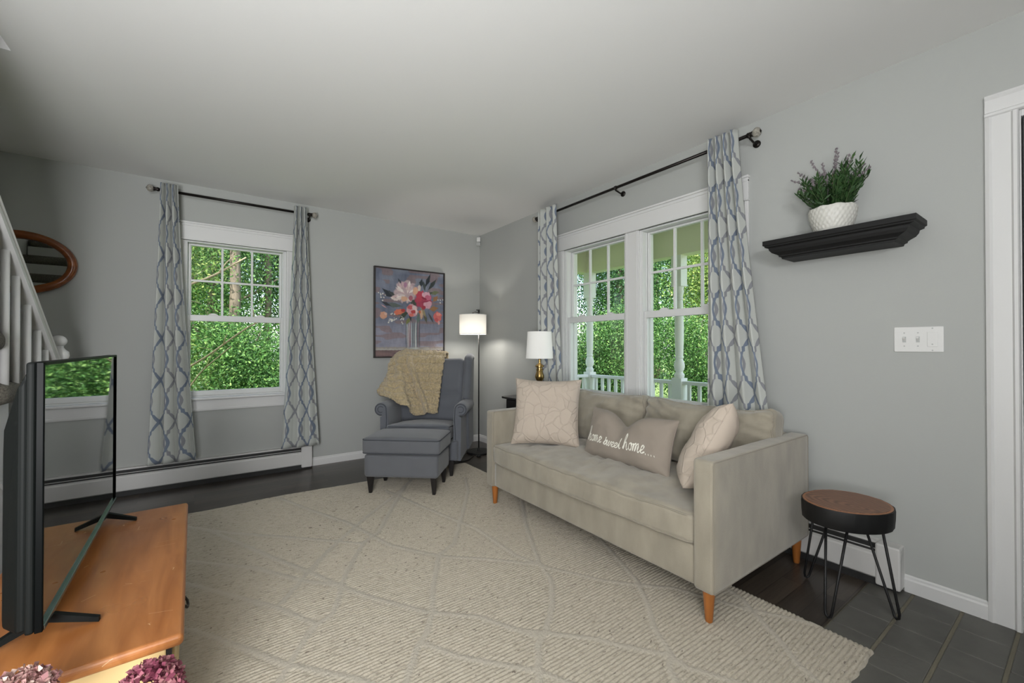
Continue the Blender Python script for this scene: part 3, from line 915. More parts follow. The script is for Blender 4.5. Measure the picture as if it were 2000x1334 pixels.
    # drawn-in edges wave slightly
    Yo = Yo + 0.012 * np.sin(X * 5.2) * (Y - y0) / (y1 - y0)
    P = np.stack([Xo, Yo, hgt], -1)
    o = grid_mesh('rug', P, M['rug'], attr={'line': line})
    tag(o, 'large cream ribbed wool rug with raised diamond lines on the dark floor', 'rug')
rug()

# ================================================================== SOFA
def build_sofa():
    cx, cy = -0.55, -2.592
    t = thing('sofa', 'taupe velvet two-cushion sofa on honey wood legs under the double window', 'sofa', (cx, cy, 0))
    X = lambda x: x - cx
    Y = lambda y: y - cy
    V = M['sofa']
    def slab(name, a, b, r=.018, n=16, fn=None, m=V, par=t):
        h = [(b[i] - a[i]) / 2 for i in range(3)]
        c = Vector([(a[i] + b[i]) / 2 for i in range(3)]) - Vector((cx, cy, 0))
        bm = rbox(h[0], h[1], h[2], r, n, fn=fn)
        return soft(name, bm, m, par, Matrix.Translation(c))
    w = wrinkle(5, .004)
    slab('seat_frame', (-.985, -3.36, .14), (-.12, -1.825, .305), .014, fn=lambda p: p + Vector((0, 0, w(p))) * .3)
    slab('back_frame', (-.20, -3.345, .20), (-.085, -1.838, .665), .02)
    for a, b in ((-1.842, -1.757), (-3.426, -3.341)):
        arm = slab('arm', (-1.0, a, .138), (-.075, b, .665), .014, n=20, fn=lambda p: p + Vector((0, p.y * .15 * w(p * 1.0) / .004 * .004, 0)))
        hx, hz = (1.0 - .075) / 2 - .006, (.665 - .138) / 2 - .006
        for sg in (-1, 1):
            yy = (a + b) / 2 + sg * ((b - a) / 2 - .004)
            pts = []
            lp = rloop(hx, hz, .012, 0)
            MB().tube([(-.5375 + p.x - cx, yy - cy, .4015 + p.y) for p in lp], .0035, 6, closed=True).build('piping', M['piping'], arm, smooth=True)
    # bench cushion
    W = wrinkle(9, 1, (1, 3.2, 1), 3.1); W2 = wrinkle(4, 1, (1, 1.2, 1), 9)
    def fseat(p):
        # pulls running front to back across the top, sagging front edge
        f = max(0, 1 - (p.y / .74) ** 6)
        mid = math.exp(-((p.y + .02) / .42) ** 2)
        q = p.copy()
        if p.z > 0:
            fe = max(0, min(1, (p.x + .34) / .12))
            ridge = math.sin((p.y * 62 + 7 * math.sin(p.x * 5 + p.y * 2))) * .0036 * mid * fe * 1.9
            q.z += ridge + W(p) * .012 * f * (.2 + .8 * fe) + W2(p) * .009 * f
        q.x += (-.02 * math.cos(p.y / .75 * PI / 2)) * (1 if p.x < 0 else 0) + W(Vector((p.z, p.y, p.x))) * .005
        return q
    hx, hy, hz = .365, .748, .066
    bm = rbox(hx, hy, hz, .028, 44, puff=(.022, .0), fn=fseat)
    seat = soft('seat_cushion', bm, V, t, Matrix.Translation((X(-.64), Y(-2.5915), .371)))
    for z in (.054, -.056):
        lp = rloop(hx - .006, hy - .006, .03, z, fn=fseat)
        MB().tube([(p.x + X(-.64), p.y + Y(-2.5915), p.z + .371) for p in lp], .0048, 6, closed=True).build('piping', M['piping'], seat, smooth=True)
    # back cushions
    for i, (y0, y1) in enumerate(((-2.585, -1.80), (-3.365, -2.595))):
        hw = (y1 - y0) / 2
        Wb = wrinkle(7, 1, (1, 1.2, .7), 5 + i * 7)
        def fback(p, i=i, hw=hw):
            q = p.copy()
            u = p.x / hw; v = p.y / .185
            # creases radiating from the top corners
            cr = math.sin((u * 3.2 + v * 4.5) * 4.2 + 2 * Wb(p)) * .011 * max(0, abs(u) - .15) * max(0, .6 + v)
            if p.z > 0: q.z += cr + Wb(p) * .022
            q.y += -.020 * (1 - u * u) * (1 if v > 0 else 0) * (.5 + .5 * v) + Wb(p) * .008
            q.y += .012 * abs(u) ** 4 * (1 if v > 0 else 0)
            return q
        bm = rbox(hw, .185, .075, .05, 34, puff=(.05, .02), fn=fback)
        # local x = along sofa (-Y world), y = up, z = towards the seat (-X world)
        mx = Matrix.Translation((X(-.285), Y((y0 + y1) / 2), .612)) @ Matrix.Rotation(math.radians(12), 4, 'Y') @ Matrix(((0, 0, -1, 0), (-1, 0, 0, 0), (0, 1, 0, 0), (0, 0, 0, 1)))
        bc = soft('back_cushion', bm, V, t, mx)
        for zz in (.052, -.052):
            lp = rloop(hw - .008, .185 - .008, .05, zz, fn=fback)
            MB().tube([tuple(mx @ p) for p in lp], .0042, 6, closed=True).build('piping', M['piping'], bc, smooth=True)
    for x, y in ((-.96, -1.81), (-.96, -3.385), (-.125, -1.81), (-.125, -3.385)):
        z0 = .0105 if x < -.6 else 0
        mb = MB()
        mb.lathe([(.013, z0), (.0145, z0 + .004), (.024, .139)], (X(x), Y(y), 0), 20)
        mb.build('leg', M['orange_leg'], t, smooth='auto')
build_sofa()

# ------------------------------------------------------------------ throw pillows
def pillow_fn(w, h, T, notch=0.0, pinch=.07, seed=0):
    """surface point of a knife-edge pillow; u, v in [-1, 1], side +1 front / -1 back"""
    def f(u, v, side):
        du = 1 - pinch * (1 - abs(v) ** 2.2)
        dv = 1 - pinch * (1 - abs(u) ** 2.2)
        x = u * w / 2 * du
        y = v * h / 2 * dv
        th = (max(0, 1 - u ** 4) ** .55) * (max(0, 1 - v ** 4) ** .55)
        z = side * T / 2 * th
        if notch:
            g = math.exp(-((u + .08) / .27) ** 2)
            k = max(0, (v + 1) / 2) ** 1.8
            y -= notch * g * k
            z *= 1 - .35 * g * k
            z -= side * .0 
            z += -.018 * g * k
        n1 = noise.fractal(Vector((x * 9 + seed, y * 9, side)), .8, 2, 3)
        z += n1 * .008 * side * th ** .5
        # corner gathers
        c = (abs(u) * abs(v)) ** 3
        z += side * .004 * math.sin((u - v * (1 if u * v > 0 else -1)) * 26) * c * (1 - c)
        return Vector((x, y, z))
    return f

def pillow(name, label, fn, mf, mback, loc, ex, ey, n=60, seam=True):
    ex = Vector(ex).normalized(); ey = Vector(ey); ey = (ey - ex * ey.dot(ex)).normalized(); ez = ex.cross(ey)
    R = Matrix((ex, ey, ez)).transposed().to_4x4()
    t = thing(name, label, 'pillow', loc)
    t.rotation_euler = R.to_euler()
    ts = np.sin(np.linspace(-PI / 2, PI / 2, n))
    for side, nm, m in ((1, 'front_panel', mf), (-1, 'back_panel', mback)):
        P = np.array([[tuple(fn(u, v, side)) for v in ts] for u in ts])
        if side < 0: P = P[::-1]
        grid_mesh(nm, P, m, t)
    lp = [fn(u, -1, 1) for u in ts] + [fn(1, v, 1) for v in ts] + [fn(u, 1, 1) for u in ts[::-1]] + [fn(-1, v, 1) for v in ts[::-1]]
    pts = [lp[0]]
    for p in lp[1:]:
        if (p - pts[-1]).length > .004: pts.append(p)
    if (pts[-1] - pts[0]).length < .004: pts.pop()
    MB().tube([tuple(p) for p in pts], .0022, 5, closed=True).build('seam', mback, t, smooth=True)
    return t

pillow('throw_pillow', 'blush square cushion with applique, in the far corner of the sofa by the lamp', pillow_fn(.47, .46, .15, pinch=.08, seed=2),
       M['applique'], M['blush_plain'], (-.715, -2.08, .668), (.62, -.78, 0), (.22, .16, 1))
pillow('throw_pillow', 'blush square cushion slumped against the near sofa arm, seen edge-on', pillow_fn(.43, .44, .17, pinch=.05, seed=8),
       M['blush_plain'], M['applique'], (-.612, -3.180, .622), (.80, .48, -.24), (.46, -.20, .72))

lum = pillow_fn(.62, .30, .15, notch=.075, pinch=.05, seed=5)
lp_t = pillow('lumbar_pillow', 'grey taupe lumbar pillow with home sweet home lettering, in the middle of the sofa', lum,
              M['lumbar'], M['lumbar'], (-.64, -2.715, .585), (-.03, -1, 0), (.30, 0, 1))

def script_text():
    G = {
        'h': (.86, [[(-.05, .1), (.2, .9), (.40, 1.9), (.33, 2.25), (.18, 1.9), (.10, .9), (.08, 0)], [(.08, 0), (.2, .7), (.40, 1), (.52, .8), (.50, .25), (.62, 0), (.84, .2)]]),
        'o': (.66, [[(.36, .98), (.12, .75), (.08, .25), (.28, 0), (.48, .25), (.50, .7), (.34, .98), (.5, .84), (.68, .85)]]),
        'm': (1.06, [[(-.02, .8), (.10, .9), (.08, .4), (.05, 0)], [(.05, 0), (.15, .7), (.32, 1), (.41, .75), (.36, 0)], [(.36, 0), (.48, .7), (.65, 1), (.75, .75), (.72, .2), (.86, 0), (1.06, .25)]]),
        'e': (.60, [[(.0, .25), (.34, .5), (.44, .82), (.28, 1), (.10, .7), (.09, .25), (.27, 0), (.60, .25)]]),
        's': (.60, [[(0, .1), (.28, .7), (.42, 1.25), (.34, .9), (.5, .5), (.44, .08), (.2, -.02), (.05, .15)], [(.3, .05), (.6, .3)]]),
        'w': (.98, [[(.02, .9), (.05, .25), (.2, 0), (.36, .35), (.42, .9)], [(.42, .9), (.42, .3), (.56, 0), (.75, .35), (.80, .9), (.98, .8)]]),
        't': (.62, [[(.0, .3), (.28, 1.1), (.42, 1.9)], [(.42, 1.9), (.28, 1.0), (.24, .2), (.38, 0), (.62, .2)]]),
        '.': (.36, [[(.14, .0), (.2, .03)]]), ' ': (.42, []),
    }
    unit = .040; x = -6.35; mb = MB(); letters = []
    sizes = {0: 1, 1: 1, 2: 1.12}
    word = 0
    for ch in 'home sweet home....':
        if ch == ' ': word += 1
        k = sizes[word]
        adv, strokes = G[ch]
        for st in strokes:
            pts = catmull([(a, b, 0) for a, b in st], max(4, len(st) * 6)) if len(st) > 2 else np.array([(a, b, 0) for a, b in st])
            wd = .0030 if ch != '.' else .0042
            L, Rr = [], []
            for i in range(len(pts)):
                d = pts[min(i + 1, len(pts) - 1)] - pts[max(i - 1, 0)]
                d = d / (np.linalg.norm(d) + 1e-9)
                nrm = np.array([-d[1], d[0]]) * wd * (1 + .35 * math.sin(i * .6))
                c = np.array([(x + pts[i][0] * k) * unit, pts[i][1] * k * unit])
                for sgn, arr in ((1, L), (-1, Rr)):
                    q = c + sgn * nrm
                    u = q[0] / .31 * 1.03; v = (q[1] - .060) / .15
                    p = lum(max(-1, min(1, u)), max(-1, min(1, v)), 1); p.z += .0018
                    arr.append(tuple(p))
            n0 = len(L)
            mb.add(L + Rr, [(i, i + 1, n0 + i + 1, n0 + i) for i in range(n0 - 1)])
        x += adv * k
    o = mb.build('lettering', M['text'], lp_t)
    tag(o, 'cream script lettering')
script_text()

# ================================================================== WING CHAIR
CH = (-.937, -.631); CHA = math.radians(-37)
def build_chair():
    t = thing('wing_chair', 'blue-grey wing armchair in the corner under the flower painting', 'armchair', (CH[0], CH[1], 0), CHA)
    F = M['chair']
    soft('seat_base', rbox(.33, .375, .085, .02, 14), F, t, Matrix.Translation((0, .02, .222)))
    w = wrinkle(8, .004)
    fs = lambda p: p + Vector((0, 0, w(p) * (1 if p.z > 0 else 0)))
    SM = Matrix.Translation((0, -.10, .350)) @ Matrix.Rotation(math.radians(-7), 4, 'X')
    sc = soft('seat_cushion', rbox(.270, .33, .068, .028, 26, puff=(.028, 0), fn=fs), F, t, SM)
    for z in (.052, -.054):
        MB().tube([tuple(SM @ Vector((p.x, p.y, p.z))) for p in rloop(.270 - .004, .33 - .004, .03, z)], .0042, 6, closed=True).build('piping', M['chair_piping'], sc, smooth=True)
    # backrest: leaning, gently hollow across, rounded top, horizontal crease at the buttons
    def fb(p):                               # p.x across, p.y up (+-.31), p.z thickness (front +)
        q = p.copy()
        if p.z > 0:
            q.z += .035 * (p.x / .3) ** 2 * (1 if p.y > -.2 else .4)
            q.z += .022 * math.exp(-((p.y - .17) / .16) ** 2) - .022 * math.exp(-((p.y + .045) / .022) ** 2) + .022 * math.exp(-((p.y + .15) / .09) ** 2)
        return q
    bm = rbox(.305, .315, .06, .05, 34, fn=fb)
    mx = Matrix.Translation((0, .235, .685)) @ Matrix.Rotation(math.radians(90 - 16), 4, 'X')
    back = soft('backrest', bm, F, t, mx)
    for x in (-.21, -.07, .07, .21):
        mb = MB().sphere((x, -.045, .052), .013, 12, 8, (1, 1, .6))
        mb.v = [tuple(mx @ Vector(v)) for v in mb.v]
        mb.build('button', F, back, smooth=True)
    # wings: side panels with rolled front edge
    for sg in (-1, 1):
        prof = [(.44, .13), (.405, .33), (.42, .62), (.47, .93), (.465, .985), (.43, 1.005), (.33, 1.005), (.275, .99), (.235, .93), (.205, .84), (.16, .74), (.10, .655), (.04, .60), (.04, .40), (.10, .13)]
        mb = MB().prism(prof, .303, .378, lambda p, q, k: (sg * k, p - .02, q))
        wg = mb.build('wing', F, t, smooth='auto', bevel=.026, bseg=4)
        ed = catmull([(sg * .343, y - .02, z) for y, z in ((.43, 1.003), (.33, 1.005), (.27, .985), (.235, .93), (.205, .84), (.16, .74), (.10, .66), (.055, .62))], 40)
        MB().tube([tuple(p) for p in ed], [.042] * 30 + list(np.linspace(.042, .028, 10)), 14).build('wing_roll', F, wg, smooth=True)
    # rolled arms
    for sg in (-1, 1):
        prof = []
        c = (.348, .572); r = .058
        for a in range(-150, 181, 15):
            prof.append((c[0] + r * math.cos(math.radians(a)), c[1] + r * math.sin(math.radians(a))))
        # panel running down from the inner side of the scroll
        poly = [(.300, .13)] + [(.350, .13)] + [(.354, .50)] + prof[2:] + [(.284, .50), (.284, .30)]
        mb = MB()
        nn = 9
        for i in range(nn):
            pass
        ys = [-.31, -.30, -.2, -.1, 0, .1, .2]
        k = len(poly); vs = []
        for j, y in enumerate(ys):
            sc_ = .93 if j == 0 else 1
            for (p, q) in poly:
                pp = c[0] + (p - c[0]) * sc_ if q > .45 else p
                qq = c[1] + (q - c[1]) * sc_ if q > .45 else q
                dz = -.018 * max(0, (y + .1) / .3) if q > .45 else 0
                vs.append((sg * pp, y, qq + dz))
        fs_ = [tuple(range(k)), tuple(range((len(ys) - 1) * k, len(ys) * k))[::-1]]
        for j in range(len(ys) - 1):
            for i in range(k):
                fs_.append((j * k + i, j * k + (i + 1) % k, (j + 1) * k + (i + 1) % k, (j + 1) * k + i))
        arm = mb.add(vs, fs_).build('arm', F, t, smooth='auto', bevel=.004)
        # front scroll piping
        sp = [(sg * (c[0] + (r - .010) * math.cos(math.radians(a))), -.311, c[1] + (r - .010) * math.sin(math.radians(a))) for a in range(-100, 181, 15)]
        sp += [(sg * .296, -.311, .48), (sg * .304, -.308, .35), (sg * .308, -.306, .16)]
        MB().tube(sp, .0038, 6).build('piping', M['chair_piping'], arm, smooth=True)
        sp = [(sg * (c[0] + (r * .45) * math.cos(math.radians(a))), -.311, c[1] + (r * .45) * math.sin(math.radians(a))) for a in range(-120, 150, 20)]
        MB().tube(sp, .003, 6).build('piping', M['chair_piping'], arm, smooth=True)
    for x, y, z0, dx, dy in ((-.275, -.345, .0125, 0, 0), (.275, -.345, .0125, 0, 0), (-.24, .33, 0, 0, .05), (.24, .33, 0, 0, .05)):
        v = []
        for z, hw, kx in ((z0, .012, 1), (.14, .023, 0)):
            ox, oy = dx * kx, dy * kx
            v += [(x + ox - hw, y + oy - hw, z), (x + ox + hw, y + oy - hw, z), (x + ox + hw, y + oy + hw, z), (x + ox - hw, y + oy + hw, z)]
        MB().add(v, [(0, 3, 2, 1), (4, 5, 6, 7), (0, 1, 5, 4), (1, 2, 6, 5), (2, 3, 7, 6), (3, 0, 4, 7)]).build('leg', M['dark_leg'], t, bevel=.003)
    return t
build_chair()

# ------------------------------------------------------------------ fur throw over the chair
def build_throw():
    # control rows from top-back over the chair to the hem; columns from right edge to the left side (chair-local)
    rows = [
        [(.115, .415, .90), (-.05, .415, .90), (-.20, .415, .90), (-.30, .405, .90), (-.36, .36, .86)],
        [(.115, .355, 1.035), (-.05, .355, 1.04), (-.20, .36, 1.045), (-.325, .36, 1.05), (-.39, .34, .99)],
        [(.11, .235, .985), (-.05, .235, .985), (-.19, .225, .985), (-.335, .21, 1.00), (-.43, .27, .93)],
        [(.10, .165, .84), (-.05, .17, .84), (-.18, .15, .85), (-.33, .13, .86), (-.445, .20, .80)],
        [(.09, .125, .70), (-.05, .125, .70), (-.17, .10, .71), (-.31, .02, .735), (-.465, .06, .73)],
        [(.085, .08, .60), (-.04, .075, .60), (-.15, .04, .60), (-.28, -.06, .655), (-.475, -.02, .665)],
        [(.08, .02, .49), (-.03, .01, .475), (-.14, -.03, .475), (-.225, -.12, .56), (-.44, -.09, .658)],
    ]
    nu, nv = 150, 190
    A = np.array([catmull(r, nu) for r in rows])           # rows x nu x 3
    P = np.stack([catmull(A[:, i], nv) for i in range(nu)])  # nu x nv x 3
    # normals
    du = np.gradient(P, axis=0); dv = np.gradient(P, axis=1)
    N = np.cross(dv, du); N /= np.linalg.norm(N, axis=2, keepdims=True) + 1e-9
    if N[20, 90, 1] > 0: N = -N
    U, V = np.meshgrid(np.linspace(0, 1, nu), np.linspace(0, 1, nv), indexing='ij')
    band = np.abs(np.sin(V * PI * 10 + .5 * np.sin(U * 6))) ** .3
    ramp = np.clip((V - .25) / .15, 0, 1)
    fold = ramp * (.040 * np.exp(-((U - (.62 - .60 * (V - .30))) / .045) ** 2) - .014 * np.exp(-((U - (.72 - .60 * (V - .30))) / .05) ** 2) + .030 * np.exp(-((U - .70) / .05) ** 2) + .022 * np.exp(-((U - .86) / .05) ** 2))
    tuft = np.zeros(U.shape)
    for i in range(nu):
        for j in range(nv):
            p = P[i, j]
            tuft[i, j] = noise.noise(Vector((p[0] * 110, p[1] * 110, p[2] * 60))) * .0055 + noise.noise(Vector((p[0] * 34, p[1] * 34, p[2] * 34))) * .006
    P = P + N * (.004 + .028 * band + fold * 1.15 + tuft * 1.6)[..., None]
    P[0, :, 0] += 0.006 * np.sin(V[0] * 90)
    o = grid_mesh('throw_blanket', P, M['fur'], solid=.014)
    o.location = (CH[0], CH[1], 0); o.rotation_euler = (0, 0, CHA)
    tag(o, 'sand faux fur throw draped over the back and arm of the wing chair', 'blanket')
build_throw()

# ================================================================== OTTOMAN
def build_ottoman():
    t = thing('ottoman', 'blue-grey upholstered footstool on black legs in front of the wing chair', 'footstool', (-1.335, -1.14, 0), math.radians(-40.5))
    F = M['ottoman']
    soft('base', rbox(.283, .185, .085, .022, 14), F, t, Matrix.Translation((0, 0, .225)))
    cu = soft('cushion', rbox(.298, .195, .062, .030, 26, puff=(.022, 0)), F, t, Matrix.Translation((0, 0, .372)))
    for z in (.048, -.050):
        MB().tube([(p.x, p.y, p.z + .372) for p in rloop(.296, .193, .034, z)], .004, 6, closed=True).build('piping', M['chair_piping'], cu, smooth=True)
    for x, y in ((-.245, -.145), (.245, -.145), (-.245, .145), (.245, .145)):
        v = []
        for z, hw in ((.0125, .011), (.142, .023)):
            v += [(x - hw, y - hw, z), (x + hw, y - hw, z), (x + hw, y + hw, z), (x - hw, y + hw, z)]
        MB().add(v, [(0, 3, 2, 1), (4, 5, 6, 7), (0, 1, 5, 4), (1, 2, 6, 5), (2, 3, 7, 6), (3, 0, 4, 7)]).build('leg', M['dark_leg'], t, bevel=.003)
build_ottoman()
# ================================================================== FLOOR LAMP
def build_floor_lamp():
    bx, by = -.300, -.484
    t = thing('floor_lamp', 'lit floor lamp with white drum shade and black pole beside the wing chair', 'lamp', (bx, by, 0))
    MB().lathe([(.128, 0), (.130, .006), (.130, .014), (.124, .020), (.02, .024), (.014, .034), (.009, .05)], (0, 0, 0), 40).build('base', M['matte_black'], t, smooth='auto')
    MB().tube([(0, 0, .02), (0, 0, .8), (0, 0, 1.50)], .0068, 12).build('pole', M['matte_black'], t, smooth=True)
    sx, sy = -.052, .034
    MB().tube([(0, 0, 1.475), (sx * .5, sy * .5, 1.482), (sx, sy, 1.478), (sx, sy, 1.40)], .005, 8).build('arm', M['matte_black'], t, smooth=True)
    MB().box((-.008, -.008, 1.47), (.008, .008, 1.51)).box((-.03, -.005, 1.498), (-.008, .005, 1.508)).build('finial', M['matte_black'], t, bevel=.002)
    sh = MB().lathe([(.142, 1.248), (.142, 1.455)], (sx, sy, 0), 48, cap=False).build('lamp_shade', M['shade'], t, smooth=True)
    for z in (1.2495, 1.4535):
        MB().tube([(sx + .142 * math.cos(a), sy + .142 * math.sin(a), z) for a in np.linspace(0, 2 * PI, 48, endpoint=False)], .003, 6, closed=True).build('shade_rim', M['plastic'], sh, smooth=True)
    MB().sphere((sx, sy, 1.355), .028, 16, 10, (1, 1, 1.3)).build('bulb', BULB, t, smooth=True)
    l = add_light('floor_lamp_light', 'POINT', (bx + sx, by + sy, 1.30), (0, 0, 0), 8, (1.0, .95, .88), radius=.03)
BULB = mat('lit_bulb', s(255, 250, 240), .5, emit=(1, .95, .85, 1), estr=2.0)
build_floor_lamp()

def cord(name, pts, r, m, label, cat='cord'):
    P = catmull(pts, len(pts) * 7)
    o = MB().tube([tuple(p) for p in P], r, 6).build(name, m, smooth=True)
    return tag(o, label, cat)
cord('power_cord', [(-.42, -.44, .004), (-.50, -.52, .004), (-.60, -.60, .004), (-.63, -.68, .004), (-.56, -.70, .004), (-.48, -.64, .004), (-.43, -.60, .005)], .0035, M['matte_black'],
     'black cord looped on the floor beside the lamp base')
MB_ = MB().lathe([(.006, 0), (.02, .004), (.026, .012), (.02, .02), (.008, .022)], (0, 0, 0), 16)
o = MB_.build('foot_switch', M['matte_black'], smooth=True); o.location = (-.395, -.64, 0); tag(o, 'small black foot switch on the floor in front of the lamp base', 'switch')
cord('blue_cable', [(-.40, -.30, .004), (-.46, -.26, .02), (-.52, -.25, .004), (-.50, -.33, .004), (-.42, -.28, .03), (-.38, -.22, .06), (-.42, -.15, .10)], .0045, M['plastic_bag'],
     'pale blue cable coiled on the floor between the chair and the lamp')

# ================================================================== SIDE TABLE + TABLE LAMP
def build_side_table():
    t = thing('side_table', 'black side table with one small drawer between the sofa arm and the corner', 'table', (-.275, -1.415, 0))
    B = M['black_wood']
    MB().box((-.205, -.235, .655), (.205, .235, .675)).build('table_top', B, t, bevel=.004)
    bd = MB().box((-.18, -.215, .14), (-.165, .215, .655))
    MB().box((-.165, -.21, .50), (.175, -.195, .655)).box((-.165, .195, .50), (.175, .21, .655)).box((.16, -.195, .50), (.175, .195, .655)).box((-.165, -.195, .49), (.16, .195, .50)).build('body', B, t)
    dw = MB().box((-.185, -.19, .51), (-.165, .19, .648)).build('drawer', B, t, bevel=.003)
    MB().lathe([(.004, 0), (.004, .008), (.011, .014), (.011, .02), (.004, .024)], (0, 0, 0), 16)
    kb = MB().sphere((-.197, .02, .585), .011, 14, 10).tube([(-.184, .02, .585), (-.194, .02, .585)], .004, 8)
    kb.build('knob', M['plastic_grey'], dw, smooth=True)
    for x, y in ((-.15, -.195), (.16, -.195), (-.15, .195), (.16, .195)):
        MB().box((x - .015, y - .015, 0), (x + .015, y + .015, .50)).build('leg', B, t, bevel=.003)
build_side_table()

def build_table_lamp():
    x0, y0, z0 = -.262, -1.452, .675
    t = thing('table_lamp', 'lit table lamp with turned brass base and white shade behind the sofa', 'lamp', (x0, y0, z0))
    prof = [(.062, 0), (.062, .006), (.050, .012), (.022, .022), (.016, .03), (.030, .045), (.040, .062), (.043, .078), (.036, .098), (.022, .112), (.016, .118), (.022, .124), (.022, .130), (.016, .136),
            (.022, .15), (.030, .172), (.030, .19), (.024, .212), (.019, .232), (.024, .236), (.024, .242), (.019, .246), (.019, .262), (.029, .268), (.029, .276), (.021, .284), (.014, .292), (.010, .30), (.010, .338), (.004, .34)]
    prof = [(r * (1.32 if .04 < z < .295 else 1), z) for r, z in prof]
    MB().lathe(prof, (0, 0, 0), 36).build('base', M['brass'], t, smooth='auto')
    MB().tube([(0, 0, .33), (0, 0, .40)], .012, 12).build('socket', M['brass'], t, smooth=True)
    MB().lathe([(.1195, .340), (.1055, .574)], (0, 0, 0), 48, cap=False).build('lamp_shade', M['shade2'], t, smooth=True)
    MB().sphere((0, 0, .45), .03, 16, 10, (1, 1, 1.3)).build('bulb', BULB, t, smooth=True)
    add_light('table_lamp_light', 'POINT', (x0, y0, z0 + .45), (0, 0, 0), 9, (1.0, .97, .92), radius=.03)
build_table_lamp()

